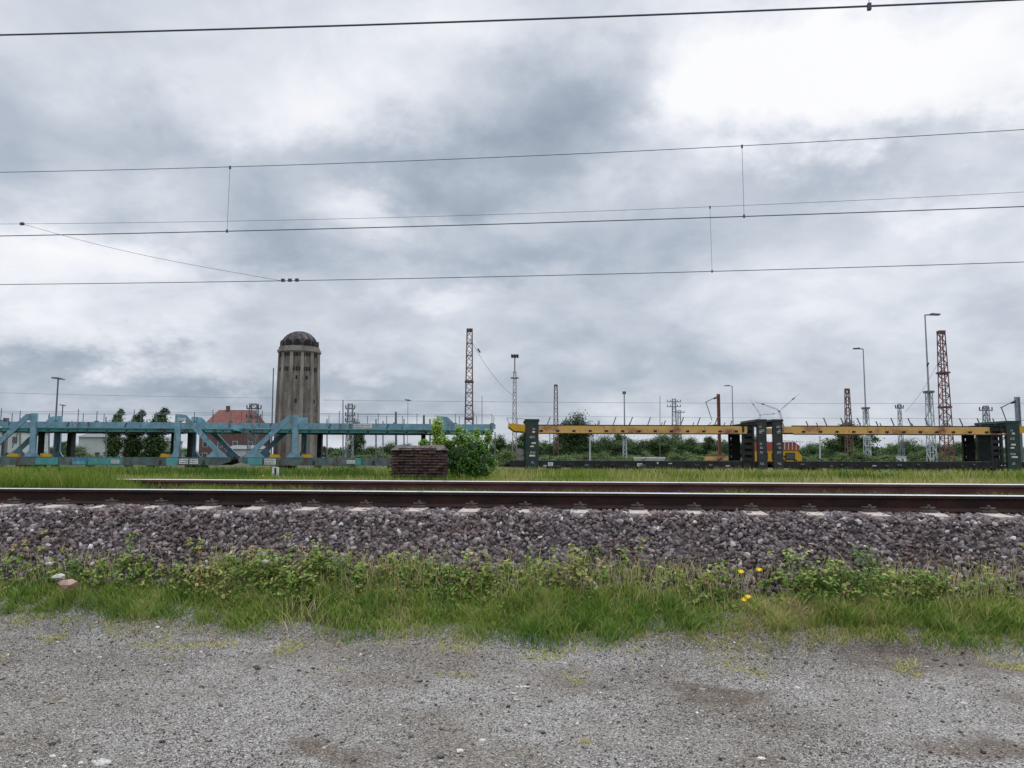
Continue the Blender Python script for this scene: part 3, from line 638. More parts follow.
nx_, ny_ = 60, 26; gx = np.linspace(-bw / 2 - .02, bw / 2 + .02, nx_); gy = np.linspace(-.49, .46, ny_); GX, GY = np.meshgrid(gx, gy)
ed = np.minimum(np.minimum(GX - gx[0], gx[-1] - GX), np.minimum(GY - gy[0], gy[-1] - GY)); GZ = zz - .06 + np.clip(ed / .12, 0, 1) * (.05 + .12 * fb(GX + 3, GY, 5, 520)) 
V_ = np.stack([GX + (fb(GX, GY, 9, 530) - .5) * .03, GY + (fb(GX, GY, 9, 540) - .5) * .04, GZ], -1).reshape(-1, 3)
I = np.arange(ny_ - 1)[:, None] * nx_ + np.arange(nx_ - 1)[None, :]
F_ = np.stack([I, I + 1, I + nx_ + 1, I + nx_], -1).reshape(-1, 4)
np_mesh('worn_cap', V_, F_, M['cap'], None, bb).data.shade_flat()

M['sap'] = attr_mat('sapling_leaves', [(0, (.03, .08, .02)), (.4, (.09, .20, .035)), (.7, (.20, .34, .06)), (1, (.38, .50, .10))], .5, trans=.3)
def bush(name, loc, blobs, nleaf, lsz, label, cat, stems, m=None):
    o = empty(name, loc, YAW, label, cat); vv = []
    for (x, y, z, rx, rz, dens, sh) in blobs:
        n = int(nleaf * dens); q = rng.normal(size=(n, 3)); q /= np.linalg.norm(q, axis=1)[:, None]; q *= (rng.random(n) ** .5 * rng.uniform(.7, 1.22, n))[:, None]
        p = q * [rx, rx * .8, rz] * (1 + .25 * np.sin(q[:, [0]] * 9 + q[:, [2]] * 7)) + [x, y, z]
        vv.append((p, q, np.full(n, sh)))
    p = np.concatenate([a for a, b, c in vv]); q = np.concatenate([b for a, b, c in vv]); sh = np.concatenate([c for a, b, c in vv])
    L = rng.uniform(*lsz, len(p)); v, f = leaf_cloud(p, q + rng.normal(0, .5, q.shape) + [0, 0, .6], L, L * .55)
    r = np.clip(sh + rng.normal(0, .13, len(p)) + (vn(p[:, 0] * 3, p[:, 2] * 3, 1, 5) - .5) * .4, 0, 1)
    np_mesh('foliage', v, f, m or M['sap'], np.repeat(r, 4), o)
    mb = MB()
    for a, b, r0 in stems: mb.tube([a, tuple((Vector(a) + Vector(b)) / 2 + Vector((random.uniform(-.05, .05), 0, 0))), b], [r0, r0 * .7, r0 * .3], 6)
    mb.build('stem', M['bark'], o); return o
FS = 21.0
s0 = G(466, FS, .9); s0.z = gzf(s0.x, s0.y)
k = FS / FPX
def bl(px, py, rx, rz, d, sh): return ((px - 466) * k, random.uniform(-.2, .2), P(px, py, FS).z - s0.z, rx * k, rz * k, d, sh)
bush('sapling_bush', s0, [bl(488, 437, 4, 9, .12, .6), bl(476, 434, 4, 7, .1, .7), bl(492, 462, 6, 6, .12, .5), bl(459, 432, 4, 7, .1, .75), bl(470, 462, 23, 15, .75, .35), bl(480, 448, 14, 13, .45, .5), bl(457, 464, 13, 14, .4, .15), bl(439, 441, 9, 9, .35, .8), bl(437, 428, 6, 10, .3, .9), bl(463, 440, 11, 9, .4, .6), bl(476, 470, 17, 10, .5, .3), bl(424, 443, 6, 4, .08, .7), bl(449, 445, 8, 6, .25, .5)], 2600, (.05, .10),
     'bright green sapling bush growing beside the crumbling brick block', 'bush', [((0, 0, 0), (.2, 0, 1.0), .03), ((-.1, 0, 0), (-.72, 0, 1.25), .022), ((.05, 0, 0), (.4, 0, .9), .025)])
for px, py, F_, w_, h_, sh, lab in ((890, 481, 27, 13, 14, .30, 'low dark green shrub in the grass in front of the second amber wagon'), (945, 482, 26, 17, 12, .35, 'wide low shrub in the grass near the right edge of view'), (505, 478, 24, 10, 4, .9, 'low straw coloured tussock at the right foot of the sapling bush')):
    s = G(px, F_, .8); s.z = gzf(s.x, s.y); k = F_ / FPX
    bush('low_shrub', s, [(0, 0, h_ * k * .45, w_ * k, h_ * k * .6, .5, sh), (w_ * k * .4, .1, h_ * k * .35, w_ * k * .7, h_ * k * .5, .3, sh + .15), (-w_ * k * .5, 0, h_ * k * .3, w_ * k * .6, h_ * k * .4, .3, sh)], 1200, (.05, .11), lab, 'shrub', [((0, 0, 0), (0, 0, .35), .015)])

# ------------------------------------------------------------------ teal car-carrier wagons
ZR = .62                                   # rail level of the wagon track
def lerp(a, b, t): return a + (b - a) * t
W_PX = 16.6
def teal_wagon(root, first):
    # local: x along the wagon 0 = centre, +y away from the viewer, z = 0 rail level. near side y=-1.35
    L = 7.62; zb, zs, zd0, zd1, zt = .60, 1.07, 2.74, 3.08, 3.55
    xi, xo = 4.2, 6.75                     # inner column, outer foot of the raking strut
    for s, nm in ((-1, 'side_truss'), (1, 'side_truss')):
        y0, y1 = (s * 1.42, s * 1.30) if s < 0 else (1.30, 1.42)
        mb = MB()
        mb.prism([(-xi - .12, zd0), (xi + .12, zd0), (xi + .12, zd1), (-xi - .12, zd1)], y0, y1)
        for q in (-1, 1):
            col_p = [(q * (xi - .14), zs + .003), (q * (xi + .22), zs + .003), (q * (xi + .20), zt), (q * (xi - .12), zt)]
            mb.prism(col_p, y0 - .02, y1 + .02)
            mb.prism([(q * (xi - .36), zs + .004), (q * (xi - .14), zs + .004), (q * (xi - .14), zs + .30)], y0, y1)
            st = [(q * (xi + .22), zt - .003), (q * (xi + .55), zt - .06), (q * (xo + .02), zs + .45), (q * (xo + .55), zs + .003), (q * (xo - .75), zs + .003), (q * (xo - .33), zs + .40), (q * (xi + .42), zt - .36), (q * (xi + .22), zt - .46)]
            mb.prism(st, y0, y1)
            mb.prism([(q * (xi + .225), zd0 + .02), (q * L, zd0 + .05), (q * L, zd1 + .01), (q * (xi + .225), zd1 - .02)], y0 + .025, y1 - .025)
            mb.prism([(q * (xi + .22), zs + .003), (q * (xi + .55), zs + .003), (q * (xi + .22), zs + .36)], y0 + .01, y1 - .01)
        mb.build(nm, M['teal'], root)
    mb = MB(); mb.box(-L + .1, L - .1, -1.28, 1.28, zd0 - .10, zd0 - .02)
    for i in range(-6, 7): mb.box(i * 1.15 - .05, i * 1.15 + .05, -1.27, 1.27, zd0 - .25, zd0 - .103)
    mb.box(-L + .2, L - .2, -1.27, -1.05, zd0 - .22, zd0 - .11) ; mb.box(-L + .2, L - .2, 1.05, 1.27, zd0 - .22, zd0 - .11)
    mb.build('upper_deck', M['teal2'], root)
    mb = MB(); mb.prism([(-L + .15, zb + .22), (-xo, zb), (xo, zb), (L - .15, zb + .22), (L - .15, zs), (-L + .15, zs)], -1.40, -1.30)
    mb.prism([(-L + .15, zb + .22), (-xo, zb), (xo, zb), (L - .15, zb + .22), (L - .15, zs), (-L + .15, zs)], 1.30, 1.40)
    mb.box(-L + .2, L - .2, -1.29, 1.29, zs - .16, zs - .05)
    mb.build('underframe', M['sill'], root)
    for q in (-1, 1):
        MB().box(q * xi - .09 + q * .31, q * xi + .09 + q * .31, -.2, .2, zs - .04, zd0 - .11).build('inner_post', M['black'], root)
        MB().box(q * (xi - 1.0) - .13, q * (xi - 1.0) + .13, .7, 1.25, zs - .04, zd0 - .26).build('inner_post', M['black'], root)
    for q in (-1, 1):
        mb = MB()
        for y in (-.75, .75): mb.tube([(q * 5.0, y - .065, .46), (q * 5.0, y + .065, .46)], .46, 20)
        mb.tube([(q * 5.0, -1.05, .46), (q * 5.0, 1.05, .46)], .08, 8)
        for y in (-1.08, 1.08): mb.box(q * 5 - .3, q * 5 + .3, y - .1, y + .1, .36, .58); mb.bar((q * 5 - .6, y, .66), (q * 5 + .6, y, .66), .09, .07)
        mb.build('wheelset', M['black'], root)
        mb = MB()
        for y in (-.88, .88): mb.tube([(q * (L - .13), y, .95), (q * (L + .22), y, .95)], .07, 8); mb.tube([(q * (L + .20), y, .95), (q * (L + .26), y, .95)], .2, 12)
        mb.build('buffer', M['black'], root)
    # deck posts and a wire handrail
    hr = MB()
    xs_ = [-7.4, -6.2, -5.1, -3.0, -1.7, -.6, .6, 1.6, 2.9, 5.2, 6.3, 7.4]
    for i, x in enumerate(xs_):
        hr.bar((x, -1.36, zd1 + .001), (x, -1.36, zd1 + .62 + .12 * (i % 3 == 1)), .035, .035)
        hr.bar((x + .25, 1.36, zd1 + .001), (x + .25, 1.36, zd1 + .62), .035, .035)
        if i % 2: hr.box(x - .11, x + .11, -1.40, -1.30, zd1 + .002, zd1 + .07)
    hr.tube([(-7.4, -1.36, zd1 + .58), (7.4, -1.36, zd1 + .58)], .008, 4); hr.tube([(-7.4, 1.36, zd1 + .58), (7.4, 1.36, zd1 + .58)], .008, 4)
    hr.build('handrail', M['dgrey'], root)
    for x in (-5.45, -3.6, 3.5):
        MB().prism([(x - .32, zs + .003), (x + .32, zs + .003), (x + .26, zs + .16), (x - .26, zs + .20)], -1.2, -.9).build('wheel_chock', M['yellow_new'], root)
    for x in (-2.9, -.9, 1.4, 2.7): MB().box(x - .22, x + .22, -1.38, -1.2, zb - .16, zb - .003).build('underfloor_box', M['black'], root)
    for x in (-6.1, -3.1, .4, 3.3, 5.9): MB().box(x - .09, x + .05, -1.425, -1.402, zb + .05, zb + .30).build('sill_bracket', M['teal_dark'], root)
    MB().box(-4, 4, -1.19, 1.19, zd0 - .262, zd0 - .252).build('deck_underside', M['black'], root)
    # wheel chocks lying on the decks
    mb = MB()
    for x in (-2.3, 1.1): mb.bar((x, -1.43, zd0 + .05), (x + .12, -1.43, zd1 - .02), .06, .03)
    mb.build('deck_hook', M['black'], root)
    return root
def lettering(mb, x0, x1, z0, z1, y, rows=2):
    """rows of small letter-like strokes, unreadable at this distance"""
    rh = (z1 - z0) / rows
    for r in range(rows):
        x = x0
        while x < x1 - .05:
            w = random.uniform(.03, .06); mb.box(x, min(x + w, x1), y - .004, y, z0 + rh * (r + .25), z0 + rh * (r + .75)); x += w + random.uniform(.02, .05)
def plate(root, x0, x1, z0, z1, m, name='inscription_plate', text=True, y=-1.425):
    o = MB().box(x0, x1, y - .008, y, z0, z1).build(name, m, root)
    if text:
        t = MB(); lettering(t, x0 + .04, x1 - .04, z0 + .02, z1 - .02, y - .009); t.build('lettering', M['dgrey'], o)
    return o
def place_line(pxa, Fa, pxb, Fb):
    a = G(pxa, Fa, ZR); b = G(pxb, Fb, ZR); return a, b
def place(root, pxa, Fa, pxb, Fb, Lm, flip=False):
    a, b = place_line(pxa, Fa, pxb, Fb); c = (a + b) / 2; d = b - a
    root.location = (c.x, c.y, ZR); root.rotation_euler = (0, 0, math.atan2(d.y, d.x) + (math.pi if flip else 0))
    s = d.length / Lm; root.scale = (s, 1, 1)
t1 = empty('car_carrier_wagon', (0, 0, 0), 0, 'teal double deck car carrier wagon on the left, with white inscription plates on its sill', 'wagon', 'teal car carrier wagons')
teal_wagon(t1, True)
t2 = copy_tree(t1); t2['label'] = 'teal car carrier wagon in front of the water tower, ending behind the brick block'
place(t1, -14, 45.3, 240, 46.3, 15.35); place(t2, 241, 46.3, 495, 47.4, 15.35)
M['graf'] = mat('faded_panel', (.06, .26, .30), .6, (.20, .42, .38), 2.0, c3=(.05, .19, .33))
M['graf2'] = mat('grey_teal_panel', (.06, .24, .22), .6, (.09, .32, .29), 2.0)
def px2x(px, c, F=46.0): return (px - c) / (FPX / F)
plate(t1, px2x(187, 113), px2x(196, 113), .68, .98, M['white']); plate(t1, px2x(197.5, 113), px2x(206, 113), .68, .98, M['white'])
plate(t1, px2x(46, 113), px2x(68, 113), .63, 1.03, M['graf2'], 'painted_panel', False); plate(t1, px2x(82, 113), px2x(96, 113), .63, 1.03, M['graf'], 'painted_panel', False)
plate(t1, px2x(97, 113), px2x(131, 113), .63, 1.03, M['graf2'], 'painted_panel', False); plate(t1, px2x(120, 113), px2x(128, 113), .70, .92, M['white'], y=-1.436)
plate(t1, px2x(184, 113), px2x(192, 113), 3.18, 3.34, M['white'], y=-1.445)
plate(t1, px2x(174, 113), px2x(186, 113), .60, 1.04, M['teal2'], 'painted_panel', False)
plate(t2, px2x(268, 368), px2x(279, 368), .66, 1.0, M['white']); plate(t2, px2x(252, 368), px2x(266, 368), .64, 1.04, M['teal2'], 'painted_panel', False)
plate(t2, px2x(354, 368), px2x(372, 368), 2.78, 3.05, M['white']); plate(t2, px2x(348, 368), px2x(356, 368), .72, .92, M['white'])
plate(t2, px2x(356, 368), px2x(362, 368), .64, 1.04, M['graf2'], 'painted_panel', False)

# ------------------------------------------------------------------ amber wagons
def amber_wagon(root, ladder=True):
    L = 7.62; zb, zs, zd0, zd1, zt = .38, .92, 2.60, 3.02, 3.40
    mb = MB(); xe = 6.35 if ladder else 6.90; xl = -6.2 if ladder else -5.0
    mb.box(xl, xe, -1.42, -1.32, zd0, zd1 - .05); mb.box(xl, xe, 1.32, 1.42, zd0, zd1 - .05)
    mb.box(-6.2, 6.3, -1.45, -1.30, zd0 - .06, zd0 - .003)
    mb.build('deck_beam', M['yellow'], root)
    mb = MB(); mb.box(-6.2, 6.35, -1.40, -1.30, zd1 - .047, zd1 + .01)
    for i in range(13): x = -5.7 + i * .95; mb.box(x - .09, x + .09, -1.47, -1.425, zd0 + .02, zd0 + .12)
    mb.bar((-6.2, -1.44, zd0 - .09), (6.3, -1.44, zd0 - .09), .05, .05)
    mb.build('beam_trim', M['black'], root)
    mb = MB(); mb.box(-6.3, 6.5, -1.29, 1.29, zd0 + .05, zd0 + .16); mb.build('upper_deck', M['brownpaint'], root)
    # long low underframe with truss rod
    mb = MB(); mb.box(-L + .1, L - .1, -1.38, -1.28, zb + .15, zs); mb.box(-L + .1, L - .1, 1.28, 1.38, zb + .15, zs); mb.box(-L + .1, L - .1, -1.275, 1.275, zs - .18, zs - .06)
    mb.bar((-3.5, -1.33, zb + .14), (3.5, -1.33, zb + .14), .08, .12)
    for x in (-2, 0, 2): mb.box(x - .25, x + .25, -1.2, -.8, zb - .1, zb + .14)
    mb.build('underframe', M['black'], root)
    mb = MB(); mb.box(-6, 6, -1.39, -1.27, zs + .003, zs + .035); mb.build('deck_edge', M['sill'], root)
    # outer column (left end) with white marks, open column with rungs (right end)
    def column(x0, x1, zt_, m, name='end_column'):
        mb = MB(); 
        for s in (-1, 1): mb.box(x0, x1, s * 1.38 - .10, s * 1.38 + .10, zb + .02, zt_)
        mb.box(x0 + .05, x1 - .05, -1.275, 1.275, zt_ - .35, zt_ - .05)
        mb.prism([(x0 - .08, zt_ - .10), (x1 + .06, zt_ - .10), (x1 + .03, zt_ + .03), (x0 - .04, zt_ + .03)], -1.5, 1.5)
        return mb.build(name, m, root)
    c = column(-6.62, -5.86, 3.32, M['dkgreen'])
    mk = MB()
    for z, w, h in ((2.78, .16, .12), (2.60, .16, .10), (2.3, .30, .16), (1.95, .25, .10), (1.76, .22, .08), (1.40, .34, .12), (1.22, .34, .10), (.84, .18, .14)):
        x = -6.2 + random.uniform(-.06, .08)
        if h > .11: lettering(mk, x - w / 2, x + w / 2, z - h / 2, z + h / 2, -1.484, 2)
        else: mk.box(x - w / 2, x + w / 2, -1.488, -1.482, z - h / 2, z + h / 2)
    mk.build('white_marking', M['white'], c)
    # side ladder rungs and post row near the left column
    mb = MB()
    for x in (-5.2, -4.3): mb.bar((x, -1.33, zs + .002), (x, -1.33, zd0 - .08), .035, .035)
    mb.bar((-5.2, -1.33, 2.2), (-4.3, -1.33, 2.2), .03, .03); mb.bar((-5.2, -1.33, 1.35), (-4.3, -1.33, 1.35), .03, .03)
    mb.build('hand_rail', M['black'], root)
    # valve and coupling clutter outboard of the column
    mb = MB(); mb.box(-7.3, -6.70, -1.3, -.4, .62, .95); mb.box(-7.15, -6.75, -1.35, -.9, .953, 1.20); mb.tube([(-6.95, -1.36, 1.42), (-6.95, -1.2, 1.42)], .22, 12); mb.box(-7.0, -6.75, -1.3, -1.1, 1.203, 1.6)
    if ladder: mb.build('brake_gear', mat('grey_brown_gear', (.12, .10, .10), .8, (.22, .20, .19), 5), root)
    for i in range(15):
        x = -5.6 + i * .82 + random.uniform(-.2, .2); w_ = random.uniform(.08, .3); z_ = random.uniform(zb + .2, zs - .14)
        MB().box(x - w_ / 2, x + w_ / 2, -1.44, -1.382, z_, z_ + random.uniform(.05, .13)).build('side_fitting', random.choice((M['sill'], M['brownpaint'], M['dgrey'], M['palesteel'])), root)
    for x in (-3.6, -1.0, 1.6, 3.9): MB().tube([(x - .35, -1.1, zb), (x + .35, -1.1, zb)], .16, 10).build('brake_cylinder', M['black'], root)
    for x in (-4.4, -2.2, 0.2, 2.5, 4.6): MB().bar((x, -1.25, zs + .036), (x + .25, -1.25, zs + .16), .10, .08).build('deck_trestle', random.choice((M['sill'], M['brownpaint'])), root)
    # overhang
    mb = MB(); mb.prism([(-7.62, 2.92), (-7.25, 2.66), (-6.64, 2.62), (-6.64, 3.02), (-7.62, 3.10)], -1.42, -1.30); mb.prism([(-7.62, 2.92), (-7.25, 2.66), (-6.64, 2.62), (-6.64, 3.02), (-7.62, 3.10)], 1.30, 1.42)
    mb.box(-7.6, -6.64, -1.28, 1.28, 2.93, 3.0); mb.build('deck_overhang', M['yellow_new'], root)
    mb = MB(); mb.bar((-7.58, -1.36, 3.1), (-7.72, -1.36, 3.42), .03, .03); mb.bar((-7.72, -1.36, 3.42), (-6.7, -1.36, 3.36), .025, .025); mb.bar((-7.1, -1.36, 3.05), (-7.1, -1.36, 3.38), .03, .03); mb.build('overhang_rail', M['dgrey'], root)
    # right end: dark open ladder column, then tall marked column
    mb = MB(); x0, x1 = (6.05, 6.75) if ladder else (-5.65, -4.95)
    for s in (-1, 1):
        mb.box(x0, x0 + .12, s * 1.36 - .08, s * 1.36 + .08, zb, 3.02); mb.box(x1 - .12, x1, s * 1.36 - .08, s * 1.36 + .08, zb, 3.02)
        z = zb + .2
        while z < 2.95: mb.box(x0 + .121, x1 - .121, s * 1.36 - .05, s * 1.36 + .05, z, z + .20); z += .36
        mb.box(x0 + .13, x1 - .13, s * 1.2 - .02, s * 1.2 + .02, zb, 2.9)
    mb.box(x0 - .1, x1 + .1, -1.46, 1.46, 3.022, 3.12); mb.build('ladder_column', M['black'], root)
    c = column(6.92, 7.46, 3.36, M['dkgreen2'])
    mk = MB()
    for z in (2.95, 2.72, 2.62, 1.95, 1.72, 1.45, .80): lettering(mk, 7.05, 7.05 + random.uniform(.15, .30), z - .07, z + .07, -1.484, 2)
    mk.build('white_marking', M['white'], c)
    # tilting locking pegs on the deck edge
    for i in range(12):
        x = -5.4 + i * .98 + random.uniform(-.06, .06); h = .46 if i % 4 != 3 else .26
        MB().bar((x, -1.38, zd1 + .012), (x + h * .38, -1.38, zd1 + .012 + h), .05, .05).build('locking_peg', M['dgrey'], root)
        if i % 2: MB().bar((x + .35, 1.36, zd1 - .04), (x + .35 + .14, 1.36, zd1 + .3), .045, .045).build('locking_peg', M['dgrey'], root)
    for q in (-1, 1):
        mb = MB()
        for y in (-.75, .75): mb.tube([(q * 4.9, y - .065, .40), (q * 4.9, y + .065, .40)], .40, 20)
        mb.tube([(q * 4.9, -1.1, .40), (q * 4.9, 1.1, .40)], .09, 8); mb.box(q * 4.9 - .3, q * 4.9 + .3, -1.2, -1.02, .28, .52)
        mb.build('wheelset', M['black'], root)
    mb = MB(); mb.tube([(-7.8, -.88, .72), (-7.5, -.88, .72)], .17, 12); mb.tube([(-7.8, .88, .72), (-7.5, .88, .72)], .17, 12); mb.build('buffer', M['black'], root)
    return root
a1 = empty('car_transport_wagon', (0, 0, 0), 0, 'amber and dark green car transport wagon whose overhang points at the sapling bush', 'wagon', 'amber car transport wagons')
amber_wagon(a1)
a2 = empty('car_transport_wagon', (0, 0, 0), 0, 'amber and black car transport wagon in front of the tall red lattice mast', 'wagon', 'amber car transport wagons')
MB.flip = True; amber_wagon(a2, False); MB.flip = False
place(a1, 508, 46.4, 762, 46.6, 15.24); place(a2, 763, 46.6, 1023, 46.8, 15.24)
plate(a1, px2x(547, 635, 46.5), px2x(552, 635, 46.5), .62, .84, M['white'], y=-1.385)
plate(a1, px2x(633, 635, 46.5), px2x(638, 635, 46.5), .62, .80, M['white'], y=-1.385)

# ------------------------------------------------------------------ water tower
FT = 205.0
kt = FT / FPX
tp = G(296.2, FT, .5); tw = empty('water_tower', (tp.x, tp.y, .5), YAW + R(9), 'tall weathered concrete water tower with ribbed walls and a dark dome', 'water tower')
def th(py): return P(297, py, FT).z - .5
NS = 12
def ring(r, z, n=NS, ph=0.5): return [(r * math.cos(2 * math.pi * (k + ph) / n), r * math.sin(2 * math.pi * (k + ph) / n), z) for k in range(n)]
def lathe(prof, n=NS, ph=0.5, cap=True):
    mb = MB()
    for r, z in prof: mb.v += ring(r, z, n, ph)
    for i in range(len(prof) - 1):
        for k in range(n): mb.f.append((i * n + k, i * n + (k + 1) % n, (i + 1) * n + (k + 1) % n, (i + 1) * n + k)); mb.mi.append(0)
    if cap: mb.f.append(tuple(range((len(prof) - 1) * n, len(prof) * n))); mb.mi.append(0)
    return mb
rb, rt_ = 21.0 * kt, 18.9 * kt
z1 = th(353.5); z2 = th(348)
shaft = lathe([(rb, 0), (rt_, z1)]).build('shaft', M['towerwall'], tw)
def rr(z): return rb + (rt_ - rb) * z / z1
mb = MB()
for k in range(NS):
    a = 2 * math.pi * (k + .5) / NS; c, s = math.cos(a), math.sin(a)
    mb.bar((c * (rb + .1), s * (rb + .1), 0), (c * (rt_ + .12), s * (rt_ + .12), z1 - .01), 1.0, .6, up=(c, s, 0), w2=.8, h2=.5)
mb.build('rib', M['towerrib'], tw)
lathe([(rt_ + .1, z1 - .3), (rt_ + .75, z1 + .1), (rt_ + .75, z1 + .7), (rt_ + .35, z1 + .75), (rt_ + .35, z2), (rt_ - .2, z2 + .1)]).build('cornice', M['towerrib'], tw)
zd = z2; rd = 17.9 * kt; hd = th(332.3) - zd
dome = lathe([(rd + .25, zd - .3)] + [(rd * math.cos(t), zd + hd * math.sin(t)) for t in [R(q) for q in (0, 14, 28, 42, 55, 68, 80)]] + [(.05, zd + hd)], 24).build('dome', M['dome'], tw)
for k in range(NS):
    a = 2 * math.pi * k / NS; c, s = math.cos(a), math.sin(a); rm = math.cos(math.pi / NS)
    def face_box(z, w, h, t=.25):
        r = rr(z) * rm; mbx = MB(); T = Matrix.Rotation(a, 3, 'Z')
        pts = [(r - .05, -w / 2, z - h / 2), (r + .06, -w / 2, z - h / 2), (r + .06, w / 2, z - h / 2), (r - .05, w / 2, z - h / 2)]
        pts = pts + [(p[0], p[1], z + h / 2) for p in pts]; return mbx.quadbox([T @ Vector(p) for p in pts])
    for j in (-1, 0, 1):
        for zpx, hh in ((356.5, .9), (370.5, 1.1)):
            r = rr(th(zpx)) * rm; T = Matrix.Rotation(a, 3, 'Z'); z = th(zpx); w = .55
            pts = [(r - .05, j * .78 - w / 2, z - hh / 2), (r + .05, j * .78 - w / 2, z - hh / 2), (r + .05, j * .78 + w / 2, z - hh / 2), (r - .05, j * .78 + w / 2, z - hh / 2)]
            pts += [(p[0], p[1], z + hh / 2) for p in pts]
            MB().quadbox([T @ Vector(p) for p in pts]).build('window', M['dark'], tw)
    for zpx in ((379, 402) if k % 2 else (379,)):
        if k % 3 != 2 or zpx == 402: face_box(th(zpx), .5, 1.0).build('slit_window', M['dark'], tw)
    # dormer arch at the dome foot
    T = Matrix.Rotation(a, 3, 'Z'); z = zd + hd * math.sin(R(13)); r = rd * math.cos(R(13))
    mbx = MB(); ar = [(-.75, -1.0), (.75, -1.0), (.75, .2), (.4, .75), (-.4, .75), (-.75, .2)]
    n0 = [T @ Vector((r + .35, y, z + q)) for y, q in ar] + [T @ Vector((r - 1.2, y, z + q)) for y, q in ar]
    mbx.v = [tuple(p) for p in n0]; mbx.f = [tuple(range(6)), tuple(range(11, 5, -1))] + [(i, 6 + i, 6 + (i + 1) % 6, (i + 1) % 6) for i in range(6)]; mbx.mi = [0] * 8
    mbx.build('dormer', M['dark'], dome)
mb = MB()
for k in range(NS):
    a = 2 * math.pi * (k + .5) / NS
    mb.tube([(rd * 1.01 * math.cos(t) * math.cos(a), rd * 1.01 * math.cos(t) * math.sin(a), zd + hd * 1.01 * math.sin(t)) for t in [R(q) for q in range(0, 86, 12)]], .22, 5)
mb.build('dome_rib', M['dome'], dome)
def pole(name, px, F, pyt, r, m, label, cat, z0=.5, tilt=0.0, r2=None, group=None, pxt=None):
    a = G(px, F, z0); b = P(pxt if pxt is not None else px, pyt, F)
    o = MB().tube([(0, 0, 0), (b.x - a.x, b.y - a.y, b.z - a.z)], [r, r2 or r * .7], 8).build(name, m, None, loc=a); return tag(o, label, cat, group)
pole('thin_pole', 271, 150, 368, .16, M['dgrey'], 'thin dark pole standing just left of the water tower', 'pole', pxt=273.5)

# red-roofed house
def house(px0, px1, F, pyt, pye, wallm, roofm, label, cat='house', hip=.32, depth=9, win=True, name='house', rz=0):
    a = G(px0, F, .5); b = G(px1, F, .5); w = (b - a).length; c = (a + b) / 2; ze = P(px0, pye, F).z - .5; zr = P(px0, pyt, F).z - .5
    o = empty(name, (c.x, c.y, .5), YAW + rz, label, cat)
    w2 = w / 2; MB().box(-w2 + .3, w2 - .3, 0, depth, 0, ze).build('wall', wallm, o)
    h = w * hip; mb = MB(); mb.v = [(-w2, -.4, ze + .01), (w2, -.4, ze + .01), (w2, depth + .4, ze + .01), (-w2, depth + .4, ze + .01), (-w2 + h, depth / 2, zr), (w2 - h, depth / 2, zr)]
    mb.f = [(0, 1, 5, 4), (1, 2, 5), (2, 3, 4, 5), (3, 0, 4), (3, 2, 1, 0)]; mb.mi = [0] * 5; rf = mb.build('roof', roofm, o)
    MB().box(-w2 * .3 - .4, -w2 * .3 + .4, depth * .45, depth * .45 + .8, zr - 1.2, zr + 1.0).build('chimney', M['wallred'], rf) if roofm is M['rooftile'] and w > 12 else None
    if win:
        n = max(2, int(w / 3)); fl = max(1, int(ze / 3))
        for j in range(fl):
            for i in range(n):
                x = -w2 + w * (i + .5) / n; z = 1.5 + j * 2.9
                if z + .7 < ze:
                    f = MB().box(x - .6, x + .6, -.06, -.005, z - .75, z + .75).build('window', M['white'], o); MB().box(x - .5, x + .5, -.085, -.062, z - .65, z + .65).build('pane', M['glass'], f)
    return o
house(197, 257, 190, 408.5, 430, M['wallred'], M['rooftile'], 'dark brick house with a large red tiled hip roof left of the water tower', hip=.19, depth=11)
M['darkroof'] = mat('grey_roof', (.14, .15, .16), .8, (.2, .21, .22), 1)
house(224, 262, 170, 445, 449, M['render'], M['darkroof'], 'low pale outbuilding below the red roofed house', 'outbuilding', hip=.1, depth=6)
house(-12, 22, 150, 423, 431, M['render'], M['darkroof'], 'whitish house with grey roof at the far left edge', hip=.2)
house(76, 104, 165, 430, 437, M['render'], M['darkroof'], 'pale rendered house seen under the left wagon deck beside the poplars', hip=.2)
house(122, 166, 175, 436, 441, M['render'], M['darkroof'], 'long pale building behind the poplars under the left wagon deck', 'building', hip=.1)

# ------------------------------------------------------------------ lattice masts, lamps, poles
def lattice_mb(h, wb, wt, bays, t, top=None):
    mb = MB()
    def c(z, i): w = wb + (wt - wb) * z / h; return Vector((w / 2 * (-1, 1, 1, -1)[i], w / 2 * (-1, -1, 1, 1)[i], z))
    for i in range(4): mb.bar(c(0, i), c(h, i), t, t)
    zs_ = []; z = 0
    for k in range(bays + 1):
        zs_.append(z); 
        z = h * (1 - (1 - (k + 1) / bays) * (1 - .25 * (k + 1) / bays)) if False else h * (k + 1) / bays
    for k in range(bays):
        for i in range(4):
            j = (i + 1) % 4; a, b = (i, j) if (k + i) % 2 else (j, i)
            mb.bar(c(zs_[k], a), c(zs_[k + 1], b), t * .6, t * .6)
            if k % 2 == 0: mb.bar(c(zs_[k], i), c(zs_[k], j), t * .6, t * .6)
    for i in range(4): mb.bar(c(h - .02, i), c(h - .02, (i + 1) % 4), t, t)
    return mb
def mast(px, pxt, F, pyt, wb, wt, bays, t, m, label, plates=()):
    a = G(px, F, .5); b = P(pxt, pyt, F); h = b.z - .5
    o = empty('lattice_mast', a, YAW, label, 'mast')
    lattice_mb(h, wb, wt, bays, t).build('lattice_frame', m, o)
    MB().box(-wb * .62, wb * .62, -wb * .62, wb * .62, -.3, .25).build('foundation', M['render'], o)
    MB().box(-wt * .6, wt * .6, -wt * .6, wt * .6, h - .02, h + .25).build('mast_head', m, o)
    for z in plates: MB().box(-wb * .5, wb * .5, -wb * .5, wb * .5, h * z, h * z + .18).build('collar', m, o)
    return o
